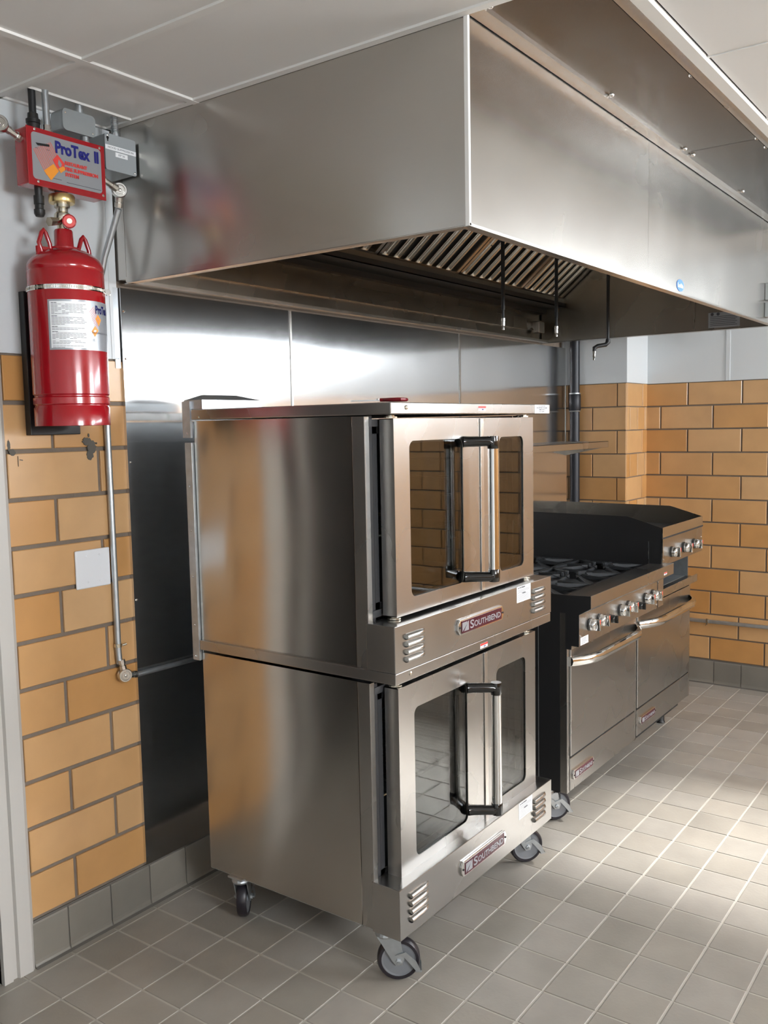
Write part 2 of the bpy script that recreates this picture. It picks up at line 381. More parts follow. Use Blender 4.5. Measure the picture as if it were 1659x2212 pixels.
# ------------------------------------------------------------------ structure: walls
CH, CZ0 = 0.140, 0.148               # course height, top of baseboard
BW = 0.3165
brick_cache = {}
def face_piece(name, mat, parent, o, u, w, h, d, gap=0.0, bev=0.002, key=None, jit=0.0):
    """tile standing on a wall: centre o, width direction u, up z, outward normal = u x z"""
    u = Vector(u); n = u.cross(Vector((0, 0, 1))); k = (mat, round(w, 3), round(h, 3), round(d, 3), tuple(u))
    if k not in brick_cache:
        t_ = tile_mesh(w - gap, h - gap, d, bev)
        me = bpy.data.meshes.new(name); me.from_pydata([tuple(u * v.x + Vector((0, 0, 1)) * v.y + n * v.z) for v in t_.v], [], t_.f); me.materials.append(MT[mat]); brick_cache[k] = me
    ob = bpy.data.objects.new(name, brick_cache[k]); COL.objects.link(ob); put(ob, Vector(o) + n * random.uniform(-jit, jit), parent); return ob
def wall_bricks(parent, a0, a1, u, org, off_even, off_odd, rows=range(12), gap=0.009, stuff_after=None):
    """running bond between a0 and a1 along u (1-D coordinate), org = point at coordinate 0"""
    u = Vector(u); org = Vector(org); rest = MB(); n = u.cross(Vector((0, 0, 1)))
    for k in rows:
        z = CZ0 + (k + 0.5) * CH; off = off_odd if k % 2 else off_even
        j = math.floor((a0 - off) / BW) ; s = off + j * BW
        while s < a1 - 0.012:
            lo, hi = max(s, a0 - gap / 2), min(s + BW, a1 + gap / 2)
            if hi - lo > 0.02:
                c = org + u * ((lo + hi) / 2); c.z = z
                if stuff_after and stuff_after((lo + hi) / 2):
                    t_ = tile_mesh(hi - lo - gap, CH - gap, 0.008, 0.002)
                    rest.add([c + u * v.x + Vector((0, 0, 1)) * v.y + n * v.z for v in t_.v], t_.f)
                else: face_piece('brick', 'brick', parent, c, u, hi - lo, CH, 0.008, gap, 0.002, jit=0.0012)
            s += BW
    if rest.v: rest.build('brick', 'brick', parent, kind='stuff')
# back wall (y = 0, faces -y); brick faces sit at y = -0.004
DX0, DX1 = -1.50, -0.615              # door opening
wb = MB().box(DX1, 0.004, 0, XR + .1, 0.12, ZC + 0.3).box(XL, 0.004, 0, DX0, 0.12, ZC + 0.3).box(DX0, 0.004, 2.15, DX1, 0.12, ZC + 0.3).build('wall_back', 'mortar'); tag(wb, 'back wall of glazed tan bricks with grey mortar joints', None, kind='structure')
wall_bricks(wb, -0.512, -0.088, (1, 0, 0), (0, 0.004, 0), -0.3545, -0.195, gap=0.0125)
MB().box(XL, -0.004, CZ0 + 12 * CH, DX0 - .1, 0.01, ZC + .02).box(-0.585, -0.004, CZ0 + 12 * CH, -0.128, 0.01, ZC + .02).box(-0.128, -0.006, CZ0 + 12 * CH, -0.10, 0.01, ZC + .02).box(3.2, -0.004, CZ0 + 12 * CH, 3.3, .01, ZC).build('painted_wallboard', 'white', wb)
# right wall (x = XR, faces -x): u points to +y so that u x z = +x ... use u = -y for -x normal
wr = MB()
for y0, y1, z0, z1 in ((YF, WIN_R[0], 0, ZC + .3), (WIN_R[1], 0.1, 0, ZC + .3), (WIN_R[0], WIN_R[1], 0, WIN_R[2]), (WIN_R[0], WIN_R[1], WIN_R[3], ZC + .3)):
    wr.box(XR + 0.004, y0, z0, XR + 0.16, y1, z1)
wr = wr.build('wall_right', 'mortar'); tag(wr, 'right wall with running bond of glazed tan bricks', None, kind='structure')
BW = 0.3145
wall_bricks(wr, 0.3976, -YF, (0, -1, 0), (XR + 0.004, 0, 0), 0.487, 0.652, stuff_after=lambda s: s > 1.75)
wp = MB()
ZB = CZ0 + 12 * CH
for y0, y1, z0, z1 in ((YF, WIN_R[0], ZB, ZC + .02), (WIN_R[1], -0.888, ZB, ZC + .02), (-0.880, -0.3976, ZB, ZC + .02), (WIN_R[0], WIN_R[1], ZB, WIN_R[2])):
    wp.box(XR - 0.006, y0, z0, XR + 0.01, y1, z1)
wp.build('painted_wallboard', 'white', wr)
MB().box(XR - 0.010, -0.896, ZB, XR - 0.005, -0.872, ZC).build('joint_strip', 'white', wr)
# boxed-out corner column: side faces -x at x = 3.22, front faces -y at y = -0.3976
XC, YC = 3.222, -0.3976
wc = MB().box(XC + 0.004, YC + 0.004, 0, XR + .02, 0.02, ZC + .02).build('wall_corner', 'mortar'); tag(wc, 'boxed out brick corner column behind the black pipe', None, kind='structure')
BW = 0.3075
wall_bricks(wc, 0.0, -YC, (0, -1, 0), (XC + 0.004, 0, 0), 0.187, 0.034, gap=0.007)
for k in range(12):
    z = CZ0 + (k + .5) * CH
    segs = ((XC, 3.475), (3.479, XR)) if k % 2 else ((XC, 3.27), (3.273, 3.395), (3.398, 3.52), (3.524, XR))
    for a, b in segs: face_piece('brick', 'brick', wc, ((a + b) / 2, YC + 0.004, z), (1, 0, 0), b - a, CH, 0.008, 0.006 if b - a > .1 else .003, jit=.0006)
MB().box(XC - 0.006, YC - 0.006, ZB, XR, 0.0, ZC + .01).build('painted_casing', 'white', wc, bevel=0.003)
MB().box(XC - 0.010, -0.03, ZB, XC - 0.002, 0.0, ZC).build('joint_strip', 'white', wc)
# walls out of the frame, seen only in reflections
wf = MB()
xs = [XL, WIN_F1[0], WIN_F1[1], WIN_F2[0], WIN_F2[1], XR + .1]
for a, b in ((xs[0], xs[1]), (xs[2], xs[3]), (xs[4], xs[5])): wf.box(a, YF - .16, 0, b, YF, ZC + .3)
for w_ in (WIN_F1, WIN_F2): wf.box(w_[0], YF - .16, 0, w_[1], YF, w_[2]); wf.box(w_[0], YF - .16, w_[3], w_[1], YF, ZC + .3)
wf = wf.build('wall_front', 'brick'); tag(wf, 'window wall opposite the cooking line', None, kind='structure')
wl = MB().box(XL - .1, YF, 0, XL, 0.1, ZC + .3).build('wall_left', 'white'); tag(wl, 'painted side wall beside the doorway', None, kind='structure')
def window(name, fr, axis, label):
    a0, a1, z0, z1 = fr; m = MB(); g = MB(); b_ = 0.045
    def bx(mm, p0, p1, q0, q1, d0, d1):
        if axis == 'x': mm.box(XR + d0, p0, q0, XR + d1, p1, q1)
        else: mm.box(p0, YF - d1, q0, p1, YF - d0, q1)
    for p0, p1, q0, q1 in ((a0, a1, z0, z0 + b_), (a0, a1, z1 - b_, z1), (a0, a0 + b_, z0, z1), (a1 - b_, a1, z0, z1)): bx(m, p0, p1, q0, q1, 0.02, 0.08)
    k = max(2, round((a1 - a0) / 0.75))
    for i in range(1, k):
        c = a0 + (a1 - a0) * i / k; bx(m, c - .02, c + .02, z0, z1, 0.02, 0.07)
    o = m.build(name, 'tbar'); tag(o, label, None, kind='structure')
    for i in range(k):
        c0 = a0 + (a1 - a0) * i / k; c1 = a0 + (a1 - a0) * (i + 1) / k; g = MB(); bx(g, c0 + .02, c1 - .02, z0 + .03, z1 - .03, 0.045, 0.05); g.build('pane', 'wglass', o)
window('window_1', WIN_R, 'x', 'high band window in the right wall')
window('window_2', WIN_F1, 'y', 'window behind the camera')
window('window_3', WIN_F2, 'y', 'window opposite the range')

# baseboards of grey tiles with a small cove
def baseboard(name, a0, a1, u, org, off, label, pitch=0.1585):
    u = Vector(u); n = u.cross(Vector((0, 0, 1))); org = Vector(org)
    m = MB(); L = a1 - a0
    prof = [(0.0, 0.0), (0.024, 0.0), (0.014, 0.004), (0.009, 0.012), (0.007, 0.022), (0.007, 0.138), (0.004, CZ0 - 0.004), (0, CZ0 - 0.004)]
    b = MB(); o0 = org + u * a0
    vs = [o0 + n * p[0] + Vector((0, 0, p[1])) for p in prof]; vs += [v + u * L for v in vs]; k = len(prof)
    b.add(vs, [tuple(range(k)), tuple(range(k, 2 * k))[::-1]] + [(i, (i + 1) % k, k + (i + 1) % k, k + i) for i in range(k)])
    bo = b.build(name, 'joint'); tag(bo, label, None, kind='structure')
    s = off + math.floor((a0 - off) / pitch) * pitch; cache = {}
    while s < a1 - .01:
        lo, hi = max(s + .0025, a0), min(s + pitch - .0025, a1)
        if hi - lo > 0.01:
            c = org + u * ((lo + hi) / 2); w = hi - lo; key = round(w, 3)
            if key not in cache:
                pr = [(0.001, 0.006), (0.015, 0.0062), (0.0118, 0.012), (0.0102, 0.022), (0.0100, 0.134), (0.0085, 0.1395), (0.001, 0.1410)]; kk = len(pr)
                vv = [u * (-w / 2) + n * p[0] + Vector((0, 0, p[1])) for p in pr]; vv += [v + u * w for v in vv]
                me = bpy.data.meshes.new('base_tile'); me.from_pydata([tuple(v) for v in vv], [], [tuple(range(kk)), tuple(range(kk, 2 * kk))[::-1]] + [(i, (i + 1) % kk, kk + (i + 1) % kk, kk + i) for i in range(kk)]); me.materials.append(MT['base']); cache[key] = me
            ob = bpy.data.objects.new('base_tile', cache[key]); COL.objects.link(ob); put(ob, c, bo)
        s += pitch
baseboard('baseboard_back', -0.513, XC, (1, 0, 0), (0, 0.003, 0), -0.392, 'grey tile cove base along the back wall', 0.1585)
baseboard('baseboard_right', 0.3976, -YF, (0, -1, 0), (XR + .003, 0, 0), 0.829, 'grey tile cove base along the right wall', 0.159)
baseboard('baseboard_corner', 0.0, -YC, (0, -1, 0), (XC + .003, 0, 0), 0.08, 'grey tile cove base around the corner column', 0.159)

# door frame at the left edge
dr = MB().box(DX0, 0.30, 0, DX1, 0.36, 2.15).box(DX0 - .02, .12, 0, DX0, .36, 2.15).box(DX1, .12, 0, DX1 + .02, .36, 2.15).box(DX0, .12, 2.15, DX1, .36, 2.17).build('door_1', 'door_dark'); tag(dr, 'dark doorway beyond the pale painted frame', None, kind='structure')
def jamb(x_in, x_out, s):
    prof = [(x_in, 0.12), (x_in, -0.012), (x_in + s * 0.028, -0.012), (x_in + s * 0.032, -0.004), (x_in + s * .045, -.004), (x_in + s * .049, -.014), (x_out - s * 0.014, -0.014), (x_out, -0.004), (x_out, 0.02), (x_out - s * 0.01, 0.12)]
    m = MB(); m.extr(prof, (0, 0, 2.2), (0, 0, 0), (1, 0, 0), (0, 1, 0)); m.build('door_frame', 'trim', dr)
jamb(DX1, -0.510, 1); jamb(DX0, -1.59, -1)
MB().box(DX0 - .09, -.014, 2.12, DX1 + .09, .12, 2.21).build('door_frame', 'trim', dr)
MB().box(-1.06, 0.255, 0, -1.025, 0.30, 2.15).build('meeting_stile', 'trim', dr)

# ceiling -----------------------------------------------------------
HX0, HX1, HYF = -0.095, 2.93, -1.29   # hood
ce = MB().box(XL, YF, ZC + 0.30, XR + .1, 0.1, ZC + 0.34).build('ceiling', 'ceil'); tag(ce, 'white suspended ceiling of lay-in tiles', None, kind='structure')
def ctile(x0, y0, x1, y1, z=ZC): MB().box(x0, y0, z - 0.0, x1, y1, z + 0.012).build('ceiling_tile', 'ceil', ce)
YB = -1.65
gx = [XL, -2.915, -2.305, -1.695, -1.085, -0.475, HX0]
gy = [0.0, -0.393, -1.612, -2.831, -4.05, YF]
for a, b in zip(gx[:-1], gx[1:]):
    for c, d in zip(gy[:-1], gy[1:]):
        if (a, c) == (-0.475, 0.0):
            continue
        ctile(a + .006, d + .006, b - .006, c - .006)
ctile(-0.469, -0.387, HX0 - .006, -0.139); ctile(-0.469, -0.131, HX0 - .006, -0.003)
gx2 = [HX0, 0.515, 1.125, 1.42, 2.03, 2.64, 3.25, XR]; gy2 = [YB, -2.83, -4.05, YF]
for a, b in zip(gx2[:-1], gx2[1:]):
    for c, d in zip(gy2[:-1], gy2[1:]): ctile(a + .006, d + .006, b - .006, c - .006, ZC - 0.0)
ctile(HX1 + .004, -1.64, XR, -0.003)
tb = lambda x0, y0, x1, y1: MB().box(x0, y0, ZC - 0.006, x1, y1, ZC + 0.02).build('tee_bar', 'tbar', ce)
for x in gx[1:-1]: tb(x - .012, YF, x + .012, 0)
for y in gy[1:-1]: MB().box(XL, y - .012, ZC - .0065, HX0, y + .012, ZC + .019).build('tee_bar', 'tbar', ce)
for x in gx2[1:-1]: MB().box(x - .003, YF, ZC - .002, x + .003, YB, ZC + .01).build('tee_bar', 'tbar', ce)
for y in gy2[1:-1]: tb(HX0, y - .012, XR, y + .012)
tb(HX0 - .024, HYF - .3, HX0 - 0.002, 0.0)
tb(-.475, -.136, HX0 - .02, -.1335)
tb(XL, -.016, -.095, -.004)

# ------------------------------------------------------------------ steel wall panels
def wall_sheet(x0, x1, label, edge=False):
    t = thing('steel_wall_panel', ((x0 + x1) / 2, -0.008, CZ0), label, 'wall panel', 'stainless sheets on the back wall')
    MB().box(x0 + .0015, -0.014, CZ0 + .002, x1 - .0015, 0.003, 2.052).build('sheet', 'steel_wall', t)
    MB().box(x1 - .006, -0.0175, CZ0 + .002, x1 + .004, -0.0141, 2.052).build('seam_strip', 'steel', t)
    if edge:
        m = MB()
        for z in (1.83, 1.98, 1.5, 1.05): m.lathe([(0.0045, 0), (0.004, .002), (0.0015, .003)], (x0 + .012, -.014, z), (0, -1, 0), 8)
        m.build('rivets', 'chrome', t)
        MB().box(x0 - .022, -0.006, 1.80, x0 - .002, 0.003, 2.052).build('edge_channel', 'galv', t)
    return t
wall_sheet(-0.094, 0.708, 'leftmost stainless wall panel beside the tan brick, behind the oven flue', True)
wall_sheet(0.708, 1.970, 'middle stainless wall panel above the right half of the oven')
wall_sheet(1.970, 3.2185, 'rightmost stainless wall panel, ending at the black vertical pipe')

# ------------------------------------------------------------------ exhaust hood
hood = thing('exhaust_hood', ((HX0 + HX1) / 2, -0.65, 2.06), 'large stainless canopy exhaust hood hanging over the oven and range', 'hood')
HB, HT = 2.062, 2.60
MB().box(HX0, HYF + .001, HB, HX0 + .0015, -0.052, HT).build('side_panel', 'steel_hood_side', hood)
MB().box(HX0 + .0005, -0.050, HB + .012, HX0 + .002, -0.001, HT).build('filler_strip', 'steel', hood)
MB().box(HX0 - .002, HYF + .004, HB + .002, HX0 + .010, -0.05, HB + .018).box(HX0 + .001, HYF + .02, HB, HX0 + .03, -0.05, HB + .002).build('bottom_hem', 'steel', hood)
MB().box(HX0, HYF, HB, 1.0895, HYF + .0015, HT).build('front_sheet', 'steel_hood', hood)
MB().box(1.0905, HYF, HB, HX1, HYF + .0015, HT).build('front_sheet', 'steel_hood', hood)
MB().box(HX0, HYF - .003, HB - .001, HX1, HYF + .012, HB + .006).box(HX0 + .01, HYF + .002, HB + .001, HX1 - .02, HYF + .03, HB + .003).build('bottom_hem', 'steel', hood)
MB().box(HX0 - .002, HYF - .003, HB, HX0 + .007, HYF + .0, HT).box(HX0 - .0025, HYF - .003, HB, HX0, HYF + .008, HT).build('corner_highlight_trim', 'tbar', hood, bevel=.0008)  # thin corner angle, painted white to imitate the highlight along the edge
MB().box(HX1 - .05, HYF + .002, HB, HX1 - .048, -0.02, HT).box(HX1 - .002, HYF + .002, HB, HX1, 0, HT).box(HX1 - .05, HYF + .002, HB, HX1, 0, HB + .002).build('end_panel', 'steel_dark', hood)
MB().box(HX1 - .053, -.895, HB + .01, HX1 - .050, -.892, HT - .02).build('seam_strip', 'steel_dark', hood)
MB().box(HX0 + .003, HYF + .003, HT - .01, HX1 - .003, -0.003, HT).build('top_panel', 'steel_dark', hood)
IX0, IX1 = HX0 + .012, HX1 - .051
MB().box(IX0, -.060, HB, IX1, -.003, HB + .003).box(IX0, -.062, HB, IX1, -.060, HB + .012).build('rear_hem', 'steel', hood)
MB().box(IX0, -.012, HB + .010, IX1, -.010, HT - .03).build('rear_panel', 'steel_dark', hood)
MB().box(IX0, -.030, 2.125, IX1, -.012, 2.186).build('rear_rail', 'steel_dark', hood)
MB().box(IX0, -.165, 2.250, IX1, -.012, 2.254).box(IX0, -.165, 2.25, IX1, -.162, 2.275).box(IX0, -.052, 2.225, IX1, -.012, 2.25).build('grease_trough', 'dark', hood)
MB().box(IX0, -.150, 2.276, IX1, -.128, 2.302).build('filter_rail', 'steel', hood)
slope = Vector((0, -0.777, 0.629)); nrm = Vector((0, -0.629, -0.777))   # along the filter (up and forward), and its face normal
fb = [-0.07, 0.46, 1.10, 1.74, 2.38, 2.872]; FL = 0.375
for i in range(5):
    x0, x1 = fb[i] + .004, fb[i + 1] - .004; o0 = Vector((0, -0.136, 2.304))
    def fbx(m, xa, xb, s0, s1, t0, t1):
        vs = []
        for t_ in (t0, t1):
            for (xx, ss) in ((xa, s0), (xb, s0), (xb, s1), (xa, s1)): vs.append(Vector((xx, 0, 0)) + o0 + slope * ss + nrm * t_)
        m.add(vs, [(0, 3, 2, 1), (4, 5, 6, 7), (0, 1, 5, 4), (1, 2, 6, 5), (2, 3, 7, 6), (3, 0, 4, 7)])
    m = MB()
    fbx(m, x0, x1, 0, .018, -.02, .012); fbx(m, x0, x1, FL - .018, FL, -.02, .012); fbx(m, x0, x0 + .02, 0, FL, -.02, .012); fbx(m, x1 - .02, x1, 0, FL, -.02, .012)
    fr = m.build('grease_filter', 'steel', hood)
    m = MB(); fbx(m, x0 + .02, x1 - .02, .01, FL - .01, -.02, -.017); m.build('back_layer', 'dark', fr)
    nb = 6 if x1 - x0 < .55 else 7; pit = (x1 - x0 - .05) / nb; proto = None
    for k in range(nb):
        xc = x0 + .025 + pit * (k + .5); r_ = .019
        prof = [(r_ * math.cos(a), r_ * .62 * math.sin(a)) for a in [PI * j / 8 for j in range(9)]]
        inn = [(p[0] * .9, p[1] * .82 - .001) for p in prof][::-1]; poly = prof + inn; L = len(poly)
        m = MB(); vs = [Vector((xc + p[0], 0, 0)) + o0 + slope * .016 + nrm * (p[1] - .006) for p in poly] + [Vector((xc + p[0], 0, 0)) + o0 + slope * (FL - .016) + nrm * (p[1] - .006) for p in poly]
        m.add(vs, [(j, (j + 1) % L, L + (j + 1) % L, L + j) for j in range(L)])
        m.build('baffle', 'baffle', fr, smooth=True)
    if i in (3, 4):
        for xx in ((x0 + .10,) if i == 4 else (x0 + .045,)):
            p0 = Vector((xx, 0, 0)) + o0 + slope * .20; m = MB()
            m.tube([p0 + nrm * .012, p0 + nrm * .03 + slope * .005, p0 + nrm * .032 + slope * .05, p0 + nrm * .03 + slope * .09, p0 + nrm * .012 + slope * .095], .0025, 8); m.build('lift_handle', 'black', fr)
MB().box(2.735, -.075, 2.108, 2.805, -.030, 2.172).build('junction_box', 'steel', hood, bevel=.004)
lb = MB().box(HX1 - .0515, -1.123, 2.072, HX1 - .0505, -.966, 2.150).build('rating_label', 'silver_label', hood)
m = MB()
for k in range(6): m.box(HX1 - .0519, -1.11 + .008 * (k % 2), 2.082 + .009 * k, HX1 - .0515, -.975, 2.0845 + .009 * k)
m.lathe([(.008, 0), (.008, .0006)], (HX1 - .0515, -.985, 2.141), (-1, 0, 0), 16).lathe([(.008, 0), (.008, .0006)], (HX1 - .0515, -1.015, 2.141), (-1, 0, 0), 16)
m.build('label_print', 'ink', lb)
# blue oval shop sticker on the hood front
m = MB(); m.extr([(1.424 + .039 * math.cos(2 * PI * k / 40), 2.094 + .0215 * math.sin(2 * PI * k / 40)) for k in range(40)], (0, .001, 0), (0, HYF - .0016, 0))
st = m.build('oval_sticker', 'skyblue', hood); text('sticker_lettering', 'Larkin', .022, (1.425, HYF - .0018, 2.093), FX, FZ, 'paper', st, off=.0006, fit=.058)
# small switch cover on the hood front, cut by the frame
sw = thing('switch_cover', (2.70, HYF, 2.09), 'small pale switch cover on the hood front, cut by the right picture edge', 'switch')
MB().box(2.672, HYF - .05, 2.165, 2.745, HYF - .0005, 2.245).build('box', 'galv', sw, bevel=.003)
MB().box(2.670, HYF - .054, 2.162, 2.673, HYF - .03, 2.247).build('edge', 'white_gloss', sw)
MB().box(2.672, HYF - .045, 2.085, 2.745, HYF - .0005, 2.155).build('cover', 'grey_paint', sw, bevel=.004)

# steel ceiling closure in front of the hood
pl = thing('ceiling_plenum', (1.4, -1.45, ZC), 'dark stainless closure panel running along the ceiling in front of the hood', 'ceiling panel')
MB().box(HX0, -1.332, ZC - .004, HX1 + .6, HYF - .004, ZC - .001).box(HX0, -1.334, ZC - .004, HX1 + .6, -1.332, ZC + .012).build('flange', 'steel', pl)
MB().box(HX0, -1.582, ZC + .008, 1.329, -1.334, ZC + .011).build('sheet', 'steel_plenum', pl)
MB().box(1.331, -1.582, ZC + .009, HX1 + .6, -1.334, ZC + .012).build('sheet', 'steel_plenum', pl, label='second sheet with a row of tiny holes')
m = MB()
for k in range(60): m.lathe([(.0012, 0), (.0012, .0004)], (1.352, -1.345 - k * .0039, ZC + .0088), (0, 0, -1), 6)
m.build('perforations', 'dark', pl, kind='stuff')
MB().box(HX0, -1.618, ZC - .006, HX1 + .6, -1.582, ZC - .003).box(HX0, -1.584, ZC - .006, HX1 + .6, -1.582, ZC + .01).build('edge_strip', 'steel', pl)
MB().box(HX0 - .0, -1.650, ZC - .012, HX1 + .6, -1.618, ZC + .004).build('white_angle', 'tbar', pl)
for x, y in [(-.077, -1.342), (.635, -1.342), (1.30, -1.342), (1.39, -1.342), (2.05, -1.342), (2.575, -1.342), (.631, -1.572), (1.337, -1.572), (1.46, -1.572), (2.1, -1.572)]:
    MB().lathe([(.0075, 0), (.0075, .002), (.005, .006), (.002, .007)], (x, y, ZC + .0085), (0, 0, -1), 10).build('screw', 'chrome', pl, smooth=True)

# fire suppression drops below the hood
def drop(x, y, zt_, zb_, label, elbow=None):
    t = thing('drop_pipe', (x, y, zb_), label, 'pipe', 'suppression nozzle drops')
    m = MB(); m.tube([(x, y, zt_), (x, y, zb_ + .09)], .0078, 12)
    if elbow is None:
        m.tube([(x, y, zb_ + .09), (x, y, zb_ + .055)], .0055, 12); m.build('pipe', 'black', t, smooth=True); e = (x, y, zb_ + .055)
        dv = Vector((0, 0, -1))
    else:
        ex, ey = elbow
        m.build('pipe', 'black', t, smooth=True)
        q = MB(); q.tube([(x, y, zb_ + .10), (x, y, zb_ + .085), (x - .008, y + .008, zb_ + .072), (ex + .012, ey - .012, zb_ + .066), (ex, ey, zb_ + .055), (ex, ey, zb_ + .04)], [.011, .0125, .011, .0105, .0115, .010], 12); q.build('elbow', 'black', t, smooth=True)
        e = (ex, ey, zb_ + .042); dv = Vector((-.12, 0, -1))
    n = MB().lathe([(.0088, 0), (.0088, .012), (.006, .013), (.0075, .014), (.0075, .030), (.005, .032), (.0055, .034), (.0055, .046), (.003, .047)], e, dv, 12)
    n.build('nozzle', 'zinc', t, smooth=True)
drop(1.344, -.60, 2.58, 1.972, 'leftmost thin black pipe with chrome nozzle dropping from the hood, nearest the oven')
drop(1.842, -.60, 2.58, 1.978, 'middle thin black pipe with chrome nozzle hanging from the hood')
drop(2.440, -.60, 2.58, 1.915, 'black drop pipe ending in an elbow and nozzle, right of the other two', elbow=(2.392, -.548))

# ------------------------------------------------------------------ casters
def caster(parent, cx, cy, rad, top, ax_deg, label=None, plate=True, lever=True):
    """cx,cy = wheel contact; ax_deg = heading of the axle"""
    a = R(ax_deg); ax = Vector((math.cos(a), math.sin(a), 0)); tr = Vector((-ax.y, ax.x, 0)); c = Vector((cx, cy, rad + .0012)); up = Vector((0, 0, 1))
    piv = c + tr * .035; piv.z = top
    def P3(t_, x_, z_): return c + tr * t_ + ax * x_ + up * z_
    m = MB()
    if plate: m.box(piv.x - .031, piv.y - .031, top - .006, piv.x + .031, piv.y + .031, top - .0005)
    m.lathe([(.030, 0), (.032, .006), (.028, .016)], (piv.x, piv.y, top - .022), (0, 0, 1), 18)
    for s in (-1, 1):
        o_ = c + ax * (s * .021 - .0015)
        poly = [(.062, top - c.z - .018), (-.004, top - c.z - .018), (-.016, .006), (-.010, -.012), (.008, -.013), (.020, .004), (.050, rad * .9)]
        m.extr(poly, ax * .003, o_, tr, up)
    m.tube([P3(.005, -.022, top - c.z - .0185), P3(.005, .022, top - c.z - .0185)], .003, 6)
    m.lathe([(.009, 0), (.009, .006), (.005, .007), (.005, .011)], c + ax * .022, ax, 6).lathe([(.009, 0), (.009, .006), (.005, .007), (.005, .011)], c - ax * .022, -ax, 6)
    f = m.build('caster', 'galv', parent, label=label)
    w = MB(); w.lathe([(rad * .80, -.004), (rad * .80, -.0155), (rad * .93, -.0155), (rad, -.009), (rad, .009), (rad * .93, .0155), (rad * .80, .0155), (rad * .80, .004)], c, ax, 40)
    w.build('tyre', 'rubber', f, smooth=True)
    h = MB(); h.lathe([(rad * .82, -.012), (rad * .80, -.0135), (rad * .6, -.010), (rad * .28, -.010), (rad * .26, -.016), (.006, -.017)], c, ax, 32)
    h.lathe([(.006, .017), (rad * .26, .016), (rad * .28, .010), (rad * .6, .010), (rad * .80, .0135), (rad * .82, .012)], c, ax, 32); h.build('hub', 'hub', f, smooth=True)
    if lever:
        b = MB()
        for s in (-1, 1):
            o_ = c + ax * (s * .026 - .001)
            b.extr([(.010, .020), (-.014, .016), (-.030, -.002), (-.052, -.030), (-.062, -.024), (-.050, .002), (-.020, .030)], ax * .002, o_, tr, up)
        b.extr([(-.066, -.031), (-.048, -.031), (-.048, -.027), (-.066, -.025)], ax * .054, c - ax * .027, tr, up)
        b.build('brake_lever', 'galv', f)
    return f

# ------------------------------------------------------------------ double convection oven
OW = 0.962; OY = -0.989; OR_ = -0.216
oven = thing('convection_oven', (OW / 2, -.6, 0), 'tall stainless double stacked convection oven with glass doors on casters', 'oven')
ZT = 1.664
YB_, YD = -0.893, -0.950        # body front, door face
for lo, hi in ((0.158, 0.882), (0.922, 1.628)):
    MB().box(.010, YB_ + .046, lo, .012, OR_, hi).build('side_panel', 'steel_side', oven)
    MB().box(OW - .012, YB_ + .046, lo, OW - .010, OR_, hi).build('side_panel', 'steel', oven)
    MB().box(.009, YB_ + .001, lo, .0125, YB_ + .044, hi).box(.009, YB_, lo, .030, YB_ + .003, hi).build('corner_post', 'steel_front', oven, bevel=.0012)
    MB().box(OW - .0125, YB_ + .001, lo, OW - .009, YB_ + .044, hi).box(OW - .03, YB_, lo, OW - .009, YB_ + .003, hi).build('corner_post', 'steel_front', oven, bevel=.0012)
MB().box(.012, OR_ - .003, .158, OW - .012, OR_, 1.628).build('back_panel', 'galv', oven)
MB().box(.012, YB_, .155, OW - .012, OR_, .160).build('base_panel', 'galv', oven)
# lid and middle band
MB().box(0, OY, 1.632, OW, OR_ + .002, ZT).build('lid', 'steel_front', oven, bevel=.0025)
MB().box(0, OY, .893, OW, OR_ + .002, .925).build('middle_band', 'steel_front', oven, bevel=.002)
m = MB(); m.lathe([(.0065, 0), (.0062, .002), (.003, .004)], (.072, OY, 1.650), (0, -1, 0), 12); m.lathe([(.0065, 0), (.0062, .002), (.003, .004)], (.072, OY, .912), (0, -1, 0), 12)
m.lathe([(.004, 0), (.003, .003)], (.0, -.25, 1.640), (-1, 0, 0), 8)
m.build('screw', 'nickel', oven, smooth=True)
def hot_label(x, z, y, parent, s=1.0):
    l = MB().box(x - .023 * s, y - .0006, z - .0075 * s, x + .023 * s, y, z + .0075 * s).build('warning_label', 'paper', parent)
    MB().box(x - .023 * s, y - .0010, z + .0012 * s, x + .023 * s, y - .0006, z + .0075 * s).build('red_band', 'redink', l)
    text('label_print', 'HOT', .0065 * s, (x + .004 * s, y - .001, z - .003 * s), FX, FZ, 'blue', l)
hot_label(.485, 1.6485, OY, oven); hot_label(.483, .906, OY, oven)
l = MB().box(.843, OY - .0007, 1.634, .951, OY, 1.663).build('notice_label', 'paper', oven)
for k, (s_, w_) in enumerate((('ATTENTION', .05), ('THIS APPLIANCE REQUIRES', .085), ('CONNECTION TO', .05), ('GAS SUPPLY', .045))):
    text('label_print', s_, .005, (.897, OY - .0009, 1.6585 - .0065 * k), FX, FZ, 'ink', l, fit=w_)
